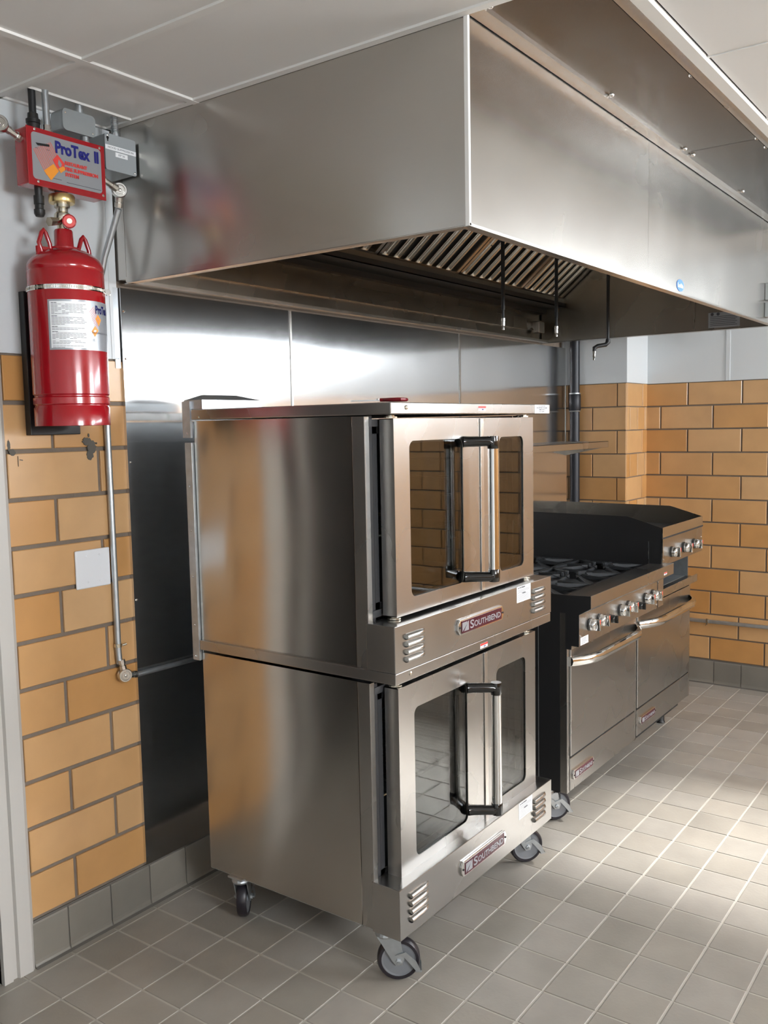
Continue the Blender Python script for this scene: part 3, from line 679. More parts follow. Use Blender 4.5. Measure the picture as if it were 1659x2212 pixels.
def louver_bank(x0, x1, ztop, n, pitch, parent):
    for k in range(n):
        z = ztop - pitch * k; h = .0085; dp = .011; m = MB(); L = x1 - x0
        # pressed hood: open at the left end, fading into the sheet on the right
        cols = 7; prof = []
        for i in range(cols + 1):
            t_ = i / cols; g = 1.0 if t_ < .72 else math.sqrt(max(0, 1 - ((t_ - .72) / .28) ** 2))
            ring = []
            for j in range(7):
                a = PI * j / 6; ring.append((x0 + L * t_, OY - dp * g * math.sin(a), z + h * math.cos(a) * (.6 + .4 * g)))
            prof.append(ring)
        vs = [v for r in prof for v in r]; fs = []
        for i in range(cols):
            for j in range(6): fs.append((i * 7 + j, i * 7 + j + 1, (i + 1) * 7 + j + 1, (i + 1) * 7 + j))
        m.add(vs, fs); lv = m.build('louver', 'steel_front', parent, smooth=True)
        MB().extr([(0, -h * .8), (-dp * .75, -h * .5), (-dp * .75, h * .5), (0, h * .8)], (.001, 0, 0), (x0 + .004, OY, z), (0, 1, 0), FZ).build('louver_lit_mouth', 'zinc', lv)  # bright plate in the open end, standing in for its lit inside
def badge(x0, x1, zc, h, y, parent, lead=True):
    """chrome framed maroon name plate"""
    L = x1 - x0; b = MB()
    poly = [(x0, zc - h * .18), (x0 + h * .22, zc - h * .5), (x1 - h * .22, zc - h * .5), (x1, zc - h * .18), (x1, zc + h * .18), (x1 - h * .22, zc + h * .5), (x0 + h * .22, zc + h * .5), (x0, zc + h * .18)]
    b.extr(poly, (0, .008, 0), (0, y - .008, 0)); bo = b.build('name_badge', 'chrome', parent, bevel=.0015, label='chrome framed maroon name plate')
    MB().box(x0 + h * .36, y - .0092, zc - h * .40, x1 - h * .36, y - .0078, zc + h * .40).build('plate', 'maroon', bo)
    # square emblem with a slanted stroke
    ex0 = x0 + h * .44; ez = h * .30; e = MB()
    e.extr([(ex0, zc - ez), (ex0 + h * .62, zc + ez * .5 + h * .02), (ex0 + h * .62, zc + ez), (ex0, zc + ez)][::1], (0, .0006, 0), (0, y - .0098, 0))
    e.extr([(ex0 + h * .20, zc - ez), (ex0 + h * .82, zc - ez), (ex0 + h * .82, zc + ez), (ex0 + h * .74, zc + ez)], (0, .0006, 0), (0, y - .0098, 0))
    e.build('emblem', 'silver_label', bo)
    tx = x0 + h * 1.40
    text('badge_lettering', 'S', h * .78, (tx, y - .0096, zc - h * .02), FX, FZ, 'silver_label', bo, off=h * .012, align='LEFT', fit=h * .5)
    text('badge_lettering', 'OUTHBEND', h * .55, (tx + h * .56, y - .0096, zc - h * .06), FX, FZ, 'silver_label', bo, off=h * .010, align='LEFT', fit=x1 - h * .55 - (tx + h * .56))
    m = MB()
    for xx in (x0 + h * .17, x1 - h * .17): m.lathe([(.0035, 0), (.003, .002)], (xx, y - .008, zc), (0, -1, 0), 10)
    m.build('screw', 'black', bo)
def control_panel(z0, z1, y=OY):
    # front sheet plus returns to the body
    m = MB(); m.box(0, y, z0, OW + .004, y + .002, z1); m.box(0, y + .002, z0, .002, YB_ + .001, z1); m.box(OW + .002, y + .002, z0, OW + .004, YB_ + .06, z1); m.box(.002, y + .002, z1 - .002, OW + .002, YB_ + .002, z1 - .0002)
    cp = m.build('control_panel', 'steel_front', oven, bevel=.0008); h = (z1 - z0)
    louver_bank(.050, .146, z1 - .036, 4, .0215 if h < .14 else .0235, cp)
    louver_bank(.822, .916, z1 - .034, 4, .0225, cp)
    return cp
c1 = control_panel(.926, 1.056); c2 = control_panel(.158, .306)
badge(.318, .600, .992, .046, OY, oven); badge(.322, .608, .232, .048, OY, oven)
def data_label(x0, x1, z0, z1):
    l = MB().box(x0, OY - .0007, z0, x1, OY, z1).build('data_label', 'paper', oven); m = MB()
    m.box(x0 + .008, OY - .001, z1 - .0075, x0 + .014, OY - .0007, z1 - .0035); lines_block(m, x0 + .006, x1 - .006, z1 - .011, z1 - .024, 3, OY - .0007, .0011, 2); lines_block(m, x0 + .006, x1 - .005, z1 - .026, z0 + .004, 6, OY - .0007, .0009, 5)
    m.build('fine_print', 'ink', l, kind='stuff')
    text('label_print', 'SOUTHBEND', .007, (x0 + .038, OY - .0009, z1 - .0055), FX, FZ, 'ink', l, fit=.042); text('label_print', 'WARNING', .005, ((x0 + x1) / 2, OY - .0009, z1 - .0255), FX, FZ, 'ink', l, fit=.028)
data_label(.706, .806, 1.002, 1.056); data_label(.712, .812, .246, .303)
# cavities and doors
def door(x0, x1, z0, z1, hx0, hz0, hx1, hz1, edge=True):
    m = MB(); slab_with_hole(m, x0, z0, x1, z1, hx0, hz0, hx1, hz1, .022, YD, .003)
    m.box(x0, YD + .003, z0, x0 + .0025, YD + .048, z1); m.box(x1 - .0025, YD + .003, z0, x1, YD + .048, z1)
    m.box(x0, YD + .003, z1 - .0025, x1, YD + .048, z1); m.box(x0, YD + .003, z0, x1, YD + .048, z0 + .0025)
    d = m.build('door', 'steel_front', oven)
    MB().rrect(hx0 - .004, hz0 - .004, hx1 + .004, hz1 + .004, .024, YD + .0045, .004).build('glass', 'glass', d)
    g = MB(); slab_with_hole(g, hx0 - .003, hz0 - .003, hx1 + .003, hz1 + .003, hx0 + .006, hz0 + .006, hx1 - .006, hz1 - .006, .02, YD + .0092, .008); g.build('gasket', 'black', d)
    b = MB(); slab_with_hole(b, x0 + .003, z0 + .003, x1 - .003, z1 - .003, hx0, hz0, hx1, hz1, .022, YD + .040, .004); b.build('inner_frame', 'steel_dark', d)
    MB().rrect(hx0 - .004, hz0 - .004, hx1 + .004, hz1 + .004, .024, YD + .042, .003).build('glass', 'glass', d, label='inner pane')
    return d
def cavity(z0, z1, seed):
    m = MB(); m.box(.05, YB_ + .004, z0, OW - .05, YB_ + .006, z0 + .02).box(.05, YB_ + .004, z1 - .02, OW - .05, YB_ + .006, z1)
    m.box(.05, YB_ + .004, z0, .07, YB_ + .006, z1).box(OW - .07, YB_ + .004, z0, OW - .05, YB_ + .006, z1)
    m.box(.030, YB_ - .001, z0 - .02, OW - .03, YB_ + .0035, z0 + .0).box(.030, YB_ - .001, z1, OW - .03, YB_ + .0035, z1 + .02)
    m.box(.07, -.32, z0, OW - .07, -.318, z1); m.box(.068, YB_ + .006, z0, .07, -.318, z1); m.box(OW - .07, YB_ + .006, z0, OW - .068, -.318, z1)
    m.box(.07, YB_ + .006, z0, OW - .07, -.318, z0 + .002); m.box(.07, YB_ + .006, z1 - .002, OW - .07, -.318, z1)
    m.box(.028, YB_ + .005, z0 - .04, .05, YB_ + .01, z1 + .03); m.box(OW - .05, YB_ + .005, z0 - .04, OW - .028, YB_ + .01, z1 + .03)
    m.build('cavity', 'enamel', oven)
    r = MB()
    for sx in (.078, OW - .078):
        for k in range(7):
            z = z0 + .06 + (z1 - z0 - .12) * k / 6
            r.tube([(sx, -.86, z), (sx, -.34, z)], .0028, 6)
            r.tube([(sx + (.012 if sx < .5 else -.012), -.86, z + .006), (sx + (.012 if sx < .5 else -.012), -.34, z + .006)], .0022, 6)
        for y in (-.86, -.72, -.58, -.44, -.34): r.tube([(sx, y, z0 + .03), (sx, y, z1 - .03)], .0032, 6)
    r.build('rack_guide', 'chrome', oven)
    f = MB().lathe([(.15, 0), (.15, .004), (.05, .012)], (.48, -.322, (z0 + z1) / 2), (0, -1, 0), 28); f.build('fan_cover', 'steel_dark', oven)
    # one wire rack across the middle
    w = MB(); zr = z0 + .06 + (z1 - z0 - .12) * 2 / 6 + .008
    w.tube([(.085, -.85, zr), (OW - .085, -.85, zr)], .004, 6); w.tube([(.085, -.36, zr), (OW - .085, -.36, zr)], .004, 6)
    for k in range(28): x = .09 + k * .029; w.tube([(x, -.85, zr), (x, -.36, zr)], .0022, 5)
    w.build('wire_rack', 'chrome', oven)
cavity(1.085, 1.600, 1); cavity(.300, .845, 2)
door(.066, .5465, 1.066, 1.621, .141, 1.112, .432, 1.558); door(.5495, .908, 1.066, 1.621, .662, 1.112, .833, 1.558)
door(.066, .5585, .276, .862, .144, .338, .442, .787); door(.5615, .918, .276, .862, .632, .338, .842, .787)
for z0, z1, xs_ in ((1.066, 1.621, .548), (.276, .862, .560)):
    MB().box(xs_ - .012, YD - .004, z0 + .002, xs_ + .008, YD - .0005, z1 - .002).build('overlap_strip', 'steel', oven, bevel=.0008)
for zz in (1.6265, 1.061, .8675, .2705):
    for xx in (.087, .885):
        MB().lathe([(.020, 0), (.020, .004), (.012, .0045), (.012, .0075)], (xx, -.925, zz - .004), (0, 0, 1), 14).build('hinge', 'nickel', oven)
m = MB()
for zz in (1.627, .871, 1.0605, .2705):
    for k in range(9): m.lathe([(.002, 0), (.0015, .0015)], (.16 + k * .085, -.945, zz), (0, -1, 0), 6)
def handle(xr, xc, zt_, zb_):
    yb = YD; yo = -1.022; m = MB()
    for z in (zt_, zb_):
        s = 1 if z == zt_ else -1
        m = MB(); m.tube([(xr, yb - .001, z), (xr + .012, yb - .014, z), (xc - .006, yo + .004, z), (xc + .004, yo - .001, z - s * .004), (xc + .006, yo - .002, z - s * .032)], [.0175, .0165, .0155, .0175, .0165], 14)
        m.lathe([(.017, 0), (.0185, .012), (.0185, .036), (.016, .040)], (xc + .005, yo - .002, z + (.016 if s > 0 else -.016)), (0, 0, -s), 16)
        m.build('handle_bracket', 'black_gloss', oven, smooth=True)
    MB().tube([(xc + .005, yo - .002, zt_ - .015), (xc + .005, yo - .002, zb_ + .015)], .0165, 20).build('handle_bar', 'chrome', oven, smooth=True)
handle(.432, .484, 1.548, 1.128); handle(.440, .492, .772, .372)
# flue on the back
fx = MB(); fx.box(-.001, OR_ + .003, .857, .46, OR_ + .034, 1.56).build('flue_duct', 'galv', oven, bevel=.001)
fx = MB(); fx.box(-.003, OR_ + .0025, 1.575, .005, OR_ + .038, 1.69).build('flue_bracket', 'galv', oven)
fx = MB(); fx.box(.005, -.262, ZT + .001, .272, -.18, 1.694); fx.add([(.005, -.262, 1.694), (.272, -.262, 1.694), (.272, -.18, 1.694), (.005, -.18, 1.694), (.05, -.215, 1.711), (.20, -.215, 1.711)], [(0, 1, 5, 4), (1, 2, 5), (2, 3, 4, 5), (3, 0, 4)])
fx.build('flue_cap', 'galv', oven)
m = MB()
for z in (1.59, 1.422, 1.28, 1.13, .972, .87): m.lathe([(.004, 0), (.0035, .002), (.0015, .003)], (-.001, OR_ + .018, z), (-1, 0, 0), 8)
m.build('screw', 'chrome', oven)
caster(oven, .063, -.936, .0625, .157, 36, 'steel caster with black tyre and brake')
caster(oven, .060, -.315, .0625, .157, 125)
caster(oven, .905, -.915, .0625, .157, 50)
caster(oven, .90, -.33, .0625, .157, 200)

# red handled tool lying on the oven top
tl = thing('scissors', (.0, -.93, ZT), 'red handled scissors lying flat on the oven top near its left front corner', 'scissors')
O = Vector((.070, -.905, ZT + .005)); dv = Vector((-.42, .90, 0)).normalized(); sd = Vector((dv.y, -dv.x, 0))
m = MB()
for s in (-1, 1):
    m.extr([(0.0, s * .001), (.085, s * .0005), (.083, s * .006), (.0, s * .011)], (0, 0, .002), O + Vector((0, 0, .001 + .002 * (s > 0))), dv, sd)
m.lathe([(.005, 0), (.0045, .003), (.002, .004)], O + dv * .008 + Vector((0, 0, .004)), (0, 0, 1), 10)
m.build('blade', 'chrome', tl)
m = MB()
for s in (-1, 1):
    pts = [O + dv * t_ + sd * (s * w_) + Vector((0, 0, .0035)) for t_, w_ in ((.0, .006), (-.018, .010), (-.034, .006), (-.056, .008), (-.070, .020), (-.062, .034), (-.040, .034), (-.024, .022), (-.014, .012))]
    m.tube(pts, .0048, 8)
m.build('handle', 'red_dark', tl, smooth=True)

# ------------------------------------------------------------------ range
RX0, RX1 = 1.250, 2.776; RYF = -0.922; RYB = -0.208
rg = thing('gas_range', ((RX0 + RX1) / 2, -.55, 0), 'stainless commercial gas range with six open burners and a raised griddle at its right', 'range')
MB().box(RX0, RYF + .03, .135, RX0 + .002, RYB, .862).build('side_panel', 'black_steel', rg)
MB().box(RX0 - .0005, RYF, .135, RX0 + .020, RYF + .030, .862).build('corner_post', 'steel_front', rg, bevel=.001)
MB().box(RX0 - .001, -.800, .135, RX0 + .001, -.797, .862).build('side_seam', 'galv', rg)
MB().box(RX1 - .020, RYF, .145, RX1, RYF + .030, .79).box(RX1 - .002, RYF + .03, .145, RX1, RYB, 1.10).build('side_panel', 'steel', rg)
MB().box(RX0 + .01, RYB, .135, RX1 - .002, RYB + .002, .93).build('back_panel', 'galv', rg)
MB().box(RX0 + .03, RYF + .05, .14, RX1 - .03, RYB, .70).build('oven_body', 'dark', rg)
MB().box(1.979, RYF + .0, .135, 1.997, RYF + .02, .735).build('center_stile', 'steel_front', rg)
def rdoor(x0, x1, z0, z1, zk0):
    d = MB().box(x0, RYF - .006, z0, x1, RYF + .035, z1).build('oven_door', 'steel_front', rg, bevel=.003)
    k = MB().box(x0, RYF - .003, zk0, x1, RYF + .02, z0 - .009).build('kick_panel', 'steel_front', rg, bevel=.0015)
    MB().box(x0 + .01, RYF + .004, z0 - .012, x1 - .01, RYF + .022, z0 + .002).build('door_gap', 'dark', rg)
    # bowed chrome handle
    w = x1 - x0; zc = z1 - .068; n = 18; ptsO = []
    for i in range(n + 1):
        t_ = i / n; e = min(t_, 1 - t_)
        dep = .062 * (1 - (1 - min(1, e / .24)) ** 2.2); ptsO.append((x0 - .004 + (w + .008) * t_, RYF - .007 - dep))
    m = MB(); L = []
    for (x, y) in ptsO:
        for dy, dz in ((.0, -.019), (-.007, -.013), (-.011, 0), (-.008, .012), (0, .018), (.012, .019), (.012, -.019)): L.append((x, y + dy, zc + dz))
    kk = 7; m.add(L, [tuple(range(kk))[::-1], tuple(range(n * kk, n * kk + kk))] + [(i * kk + j, i * kk + (j + 1) % kk, (i + 1) * kk + (j + 1) % kk, (i + 1) * kk + j) for i in range(n) for j in range(kk)])
    m.box(x0 + .0, RYF - .012, zc - .019, x0 + .012, RYF - .005, zc + .019); m.box(x1 - .012, RYF - .012, zc - .019, x1, RYF - .005, zc + .019)
    m.build('door_handle', 'chrome', rg, smooth=True)
rdoor(1.272, 1.974, .282, .735, .140); rdoor(2.001, 2.752, .282, .742, .150)
badge(1.287, 1.490, .200, .038, RYF - .003, rg); badge(2.032, 2.235, .213, .036, RYF - .003, rg)
# burner ledge and knob panel
pr = [(-.915, .934), (-1.020, .938), (-1.020, .889), (-.972, .861), (-.972, .735), (-.940, .735), (-.940, .72), (-.915, .72)]
m = MB(); m.extr([(y, z) for y, z in pr], (2.21 - RX0, 0, 0), (RX0, 0, 0), (0, 1, 0), FZ); m.build('front_ledge', 'steel_front', rg, bevel=.0012)
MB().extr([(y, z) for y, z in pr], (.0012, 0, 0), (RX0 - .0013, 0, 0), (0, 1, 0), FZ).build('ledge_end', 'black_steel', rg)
MB().box(2.13, -.9735, .735, 2.133, -.972, .86).build('panel_seam', 'dark', rg)
def knob(x, z, y, r=.0235, L=.036, col='chrome', tilt=0, label=None):
    k = MB(); k.lathe([(r, 0), (r * 1.04, .003), (r * .98, L * .45), (r * .80, L * .62), (r * .30, L * .66)], (x, y - .006, z), (0, -1, 0), 24)
    c = math.cos(tilt); s = math.sin(tilt); u = Vector((c, 0, s)); v = Vector((-s, 0, c)); o_ = Vector((x, y - .006 - L * .45, z))
    pts = []
    k.extr([(-r * .28, -r * .95), (r * .28, -r * .95), (r * .28, r * .95), (-r * .28, r * .95)], (0, -L * .62, 0), o_, u, v)
    o = k.build('knob', col, rg, smooth=False, bevel=.0016, label=label)
    for p in o.data.polygons: p.use_smooth = True
    o.data.set_sharp_from_angle(angle=R(35))
    MB().lathe([(r * 1.12, 0), (r * 1.12, .004), (r * .95, .006)], (x, y - .0002, z), (0, -1, 0), 20).build('bezel', 'black_gloss', o)
    if col == 'chrome': MB().extr([(-r * .10, r * .2), (r * .10, r * .2), (r * .10, r * .93), (-r * .10, r * .93)], (0, -.0006, 0), o_ + Vector((0, -L * .62, 0)), u, v).build('red_mark', 'redink', o)
for i, x in enumerate((1.352, 1.448, 1.672, 1.765, 1.970, 2.070)): knob(x, .806, -.972, tilt=(.12, .1, .05, .15, .08, .1)[i])
for x in (1.560, 1.880): knob(x, .790, -.972, r=.0165, L=.028, col='black_gloss', label='small black knob')
hot_label(2.095, .905, -1.020, rg, .8)
l = MB().box(1.262, -.9730, .738, 1.335, -.972, .768).build('data_label', 'paper', rg); m = MB(); lines_block(m, 1.268, 1.330, .765, .741, 5, -.973, .0014, 9); m.build('fine_print', 'ink', l, kind='stuff')
m = MB()
for x, z in ((1.265, .775), (2.14, .853), (2.12, .752)): m.lathe([(.005, 0), (.0045, .002), (.002, .003)], (x, -.972, z), (0, -1, 0), 10)
m.build('screw', 'chrome', rg, smooth=True)
# cook top pan and grates
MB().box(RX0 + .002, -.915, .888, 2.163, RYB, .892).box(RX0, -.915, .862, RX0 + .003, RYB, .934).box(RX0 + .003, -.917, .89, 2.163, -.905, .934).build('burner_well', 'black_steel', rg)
gw = (2.160 - RX0 - .006) / 3; gd = .345
def grate_mesh():
    m = MB(); a = gw / 2 - .002; b = gd / 2 - .002; t_ = .011; z0, z1 = 0.0, .014
    for s in (-1, 1):
        m.box(-a, s * b - (t_ if s > 0 else 0), z0, a, s * b + (0 if s > 0 else t_), z1); m.box(s * a - (t_ if s > 0 else 0), -b, z0, s * a + (0 if s > 0 else t_), b, z1)
    for k in range(8):
        an = PI / 4 * k + PI / 8 * 0; d = Vector((math.cos(an), math.sin(an), 0)); sd_ = Vector((-d.y, d.x, 0))
        Lr = min(a / abs(d.x) if abs(d.x) > .01 else 9, b / abs(d.y) if abs(d.y) > .01 else 9) - .004
        r0 = .042 if k % 2 == 0 else .058
        w0, w1 = (.0035, .006) if k % 2 == 0 else (.003, .016)
        vs = [d * r0 + sd_ * w0, d * r0 - sd_ * w0, d * Lr - sd_ * w1, d * Lr + sd_ * w1]
        vs = [v + Vector((0, 0, .022)) for v in vs[:2]] + [v + Vector((0, 0, .014)) for v in vs[2:]] + [v + Vector((0, 0, .004)) for v in vs[:2]] + [v + Vector((0, 0, 0)) for v in vs[2:]]
        m.add(vs, [(0, 1, 2, 3), (7, 6, 5, 4), (0, 4, 5, 1), (1, 5, 6, 2), (2, 6, 7, 3), (3, 7, 4, 0)])
        # tab that stands up at the finger tip
        e = d * (r0 + .004); m.add([e + sd_ * .008 + Vector((0, 0, .006)), e - sd_ * .008 + Vector((0, 0, .006)), e + d * .03 - sd_ * .010 + Vector((0, 0, .020)), e + d * .03 + sd_ * .010 + Vector((0, 0, .020)),
               e + sd_ * .008 + Vector((0, 0, .024)), e - sd_ * .008 + Vector((0, 0, .024)), e + d * .03 - sd_ * .008 + Vector((0, 0, .0225)), e + d * .03 + sd_ * .008 + Vector((0, 0, .0225))], [(0, 3, 2, 1), (4, 5, 6, 7), (0, 1, 5, 4), (1, 2, 6, 5), (2, 3, 7, 6), (3, 0, 4, 7)])
    return m
gm = grate_mesh(); first = None
for j in range(2):
    for i in range(3):
        c = Vector((RX0 + .006 + gw * (i + .5), RYB - .012 - gd * (j + .5), .917))
        if first is None:
            g2 = MB(); g2.add([v + c for v in gm.v], gm.f); first = g2.build('grate', 'iron', rg, bevel=.0012, seg=1); off = WP['grate'] - c; g = first
        else: g = share(first, 'grate', c + off, rg)
        b = MB().lathe([(.045, 0), (.045, .008), (.030, .016), (.012, .017)], c + Vector((0, 0, -.024)), (0, 0, 1), 20); b.build('burner', 'iron', g, smooth=True)
# raised griddle
GX = 2.165
side = [(RYB, .89), (-.915, .89), (-.975, .935), (-.981, 1.104), (-.812, 1.153), (RYB, 1.156)]
MB().extr(side, (.002, 0, 0), (GX, 0, 0), (0, 1, 0), FZ).build('splash_side', 'black_steel', rg)
m = MB(); m.extr([(RYB, 1.0), (-.975, 1.0), (-.981, 1.104), (-.812, 1.153), (RYB, 1.156)], (.003, 0, 0), (RX1 - .003, 0, 0), (0, 1, 0), FZ); m.build('splash_side', 'steel_dark', rg)
MB().box(GX - .0008, -.70, 1.040, GX - .0003, -.33, 1.043).box(GX - .0008, -.93, 1.036, GX - .0003, -.75, 1.039).build('vent_slot', 'dark', rg)
MB().box(GX - .0022, -.917, .895, GX - .0002, -.914, 1.04).build('side_seam', 'chrome', rg)
MB().box(GX - .002, -.9835, .935, GX + .003, -.979, 1.104).build('front_edge', 'chrome', rg)
MB().box(GX + .002, -.92, 1.045, RX1 - .003, RYB, 1.060).build('griddle_plate', 'iron', rg)
MB().add([(GX + .002, -.905, 1.0605), (RX1 - .003, -.905, 1.0605), (RX1 - .003, -.975, 1.103), (GX + .002, -.975, 1.103), (GX + .002, -.981, 1.106), (RX1 - .003, -.981, 1.106), (RX1 - .003, -.984, 1.060), (GX + .002, -.984, 1.060)], [(0, 1, 2, 3), (3, 2, 5, 4), (4, 5, 6, 7), (7, 6, 1, 0)]).build('griddle_trough', 'steel', rg)
MB().box(GX + .003, -.984, 1.052, RX1, -.975, 1.0595).build('trough_gap', 'dark', rg)
MB().box(GX, -.980, .925, RX1, -.975, 1.051).box(GX, -.975, .925, RX1, -.93, .928).build('griddle_panel', 'steel_front', rg, bevel=.001)
for x in (2.300, 2.480, 2.640): knob(x, .978, -.980, tilt=.1)
m = MB()
for x, z in ((2.185, .955), (2.755, 1.0)): m.lathe([(.004, 0), (.0035, .002), (.0015, .003)], (x, -.98, z), (0, -1, 0), 8)
m.build('screw', 'chrome', rg)
# broiler opening under the griddle
MB().box(2.21, -.35, .79, RX1 - .02, -.345, .925).box(2.21, -.90, .785, RX1 - .02, -.345, .79).box(2.208, -.915, .79, 2.21, -.345, .925).box(RX1 - .022, -.915, .79, RX1 - .02, -.345, .925).build('broiler_cavity', 'galv', rg)
MB().box(2.21, -.955, .762, RX1 + .010, -.951, .800).box(2.21, -.951, .785, RX1 - .0, -.90, .789).build('broiler_tray', 'steel_front', rg, bevel=.001)
MB().tube([(2.30, -.94, .915), (2.52, -.94, .915)], .006, 10).build('broiler_handle', 'chrome', rg, smooth=True)
MB().box(2.21, -.925, .745, RX1, -.920, .785).build('rail', 'steel_front', rg)
# back riser and high shelf
MB().box(RX0, RYB - .014, .93, RX1, RYB, 1.46).build('back_riser', 'steel_wall', rg)
MB().box(RX0, -.468, 1.492, RX1, RYB, 1.496).box(RX0, -.468, 1.462, RX1, -.465, 1.496).box(RX1 - .003, -.468, 1.462, RX1, RYB, 1.496).build('high_shelf', 'steel', rg, bevel=.001)
MB().extr([(RYB - .002, 1.415), (-.45, 1.462), (-.45, 1.492), (RYB - .002, 1.492)], (.004, 0, 0), (RX1 - .012, 0, 0), (0, 1, 0), FZ).build('shelf_bracket', 'steel_dark', rg)
MB().extr([(RYB - .002, 1.415), (-.45, 1.462), (-.45, 1.492), (RYB - .002, 1.492)], (.004, 0, 0), (RX0 + .012, 0, 0), (0, 1, 0), FZ).build('shelf_bracket', 'steel_dark', rg)
caster(rg, 1.290, -.850, .0625, .137, 48, 'steel caster with black tyre beside the oven')
caster(rg, 1.31, -.30, .0625, .137, 200)
caster(rg, 2.72, -.30, .0625, .147, 200)
MB().lathe([(.022, 0), (.024, .004), (.020, .012), (.020, .12), (.024, .148)], (2.69, -.80, .001), (0, 0, 1), 16).build('foot', 'black', rg, smooth=True)
MB().box(RX0 + .03, RYF + .05, .09, 2.75, RYF + .052, .15).build('toe_panel', 'dark', rg)

# ------------------------------------------------------------------ pipes in the corner
bp = thing('black_pipe', (3.186, -.088, 0), 'tall black gas pipe standing behind the shelf against the brick column', 'pipe')
MB().tube([(3.186, -.088, .30), (3.186, -.088, 2.54)], .0295, 20).build('pipe', 'blackpipe', bp, smooth=True)
MB().lathe([(.033, 0), (.036, .006), (.036, .092), (.033, .098)], (3.186, -.088, 1.672), (0, 0, 1), 20).build('coupling', 'blackpipe', bp, smooth=True)
MB().lathe([(.0345, 0), (.0355, .003), (.0345, .008)], (3.186, -.088, 1.770), (0, 0, 1), 20).lathe([(.031, 0), (.0345, .004), (.033, .008)], (3.186, -.088, 1.664), (0, 0, 1), 20).build('sealant_ring', 'galv', bp, smooth=True)
MB().tube([(3.186, -.088, .30), (3.08, -.088, .28)], .0295, 16).build('elbow', 'blackpipe', bp, smooth=True)
rc = thing('conduit', (XR - .02, -1.2, .387), 'galvanised conduit running low along the right brick wall', 'conduit')
MB().tube([(XR - .017, -.41, .385), (XR - .017, -3.4, .395)], .0115, 14).build('tube', 'galv', rc, smooth=True)
for y in (-.791, -1.9): MB().lathe([(.0145, -.006), (.0145, .006)], (XR - .017, y, .387), (0, 1, 0), 16).box(XR - .034, y - .004, .368, XR - .028, y + .004, .405).tube([(XR - .032, y, .385), (XR - .032, y + .006, .362)], .0022, 6).build('strap', 'nickel', rc)

# ------------------------------------------------------------------ fire suppression equipment on the left
CX, CY, CR = -0.376, -0.137, 0.1045
br = thing('tank_bracket', (-.36, -.02, 1.594), 'flat black steel bracket on the wall behind the red tank', 'bracket')
m = MB(); m.box(-.443, -.0305, 1.594, -.276, -.0045, 2.003); m.build('back_plate', 'black', br, bevel=.002)
tk = thing('suppression_tank', (CX, CY, 1.619), 'red cylindrical fire suppression tank strapped to the wall under its control box', 'tank')
Z0 = 1.619
prof = [(.060, .012), (.092, .012), (.096, 0), (CR - .001, 0), (CR - .001, .050), (CR - .004, .054), (CR - .004, .057), (CR, .061), (CR, .078), (CR - .004, .082), (CR - .004, .084), (CR, .088), (CR, .425), (CR - .002, .430), (CR, .436)]
for k in range(1, 12):
    a = PI / 2 * k / 12; prof.append((CR * math.cos(a) if k < 9 else max(.04, CR * math.cos(a)), .436 + .062 * math.sin(a)))
prof = [p for p in prof if p[0] > .026] + [(.026, .500)]
MB().lathe(prof, (CX, CY, Z0), (0, 0, 1), 56).build('shell', 'red', tk, smooth=True)
MB().lathe([(.028, 0), (.0265, .006), (.0255, .046), (.023, .050)], (CX, CY, Z0 + .498), (0, 0, 1), 28).build('neck', 'red', tk, smooth=True)
for s in (-1, 1):
    d = Vector((.76, -.0, 0)) * s; b0 = Vector((CX, CY, 0)) + Vector((s * .064, 0, 0))
    pts = [b0 + Vector((s * -.012 - .020, 0, 2.098)), b0 + Vector((-.016, 0, 2.122)), b0 + Vector((-.006, 0, 2.150)), b0 + Vector((0, 0, 2.158)), b0 + Vector((.007, 0, 2.150)), b0 + Vector((.018, 0, 2.122)), b0 + Vector((.022, 0, 2.086))]
    m = MB(); m.tube(pts, .0062, 10); m.box(b0.x - .024, CY - .004, 2.085, b0.x + .024, CY + .004, 2.112); m.build('lifting_lug', 'red', tk, smooth=True)
# steel strap with a screw clamp
m = MB(); rb = CR + .0012; zb_ = 1.990
for k in range(56): pass
m.lathe([(rb, 0), (rb + .0012, 0), (rb + .0012, .013), (rb, .013)], (CX, CY, zb_), (0, 0, 1), 56); st_ = m.build('strap', 'chrome', tk, smooth=True)
m = MB()
for k in range(150):
    a = 2 * PI * k / 150; c_, s_ = math.cos(a), math.sin(a); r0 = rb + .0012; r1 = rb + .0018; t0 = .0012
    m.add([(CX + c_ * r0 - s_ * t0, CY + s_ * r0 + c_ * t0, zb_ + .003), (CX + c_ * r0 + s_ * t0, CY + s_ * r0 - c_ * t0, zb_ + .003), (CX + c_ * r1, CY + s_ * r1, zb_ + .003), (CX + c_ * r0 - s_ * t0, CY + s_ * r0 + c_ * t0, zb_ + .010), (CX + c_ * r0 + s_ * t0, CY + s_ * r0 - c_ * t0, zb_ + .010), (CX + c_ * r1, CY + s_ * r1, zb_ + .010)], [(0, 1, 4, 3), (0, 2, 5, 3), (1, 2, 5, 4), (0, 1, 2), (3, 5, 4)])
m.build('strap_ridge', 'nickel', st_, kind='stuff')
ca = R(-38); cpt = Vector((CX + math.cos(ca) * (CR + .008), CY + math.sin(ca) * (CR + .008), zb_ + .006)); tg_ = Vector((-math.sin(ca), math.cos(ca), 0))
MB().tube([cpt - tg_ * .012, cpt + tg_ * .012], .0085, 10).tube([cpt + tg_ * .012, cpt + tg_ * .022], .0055, 8).build('clamp', 'chrome', tk, smooth=True)
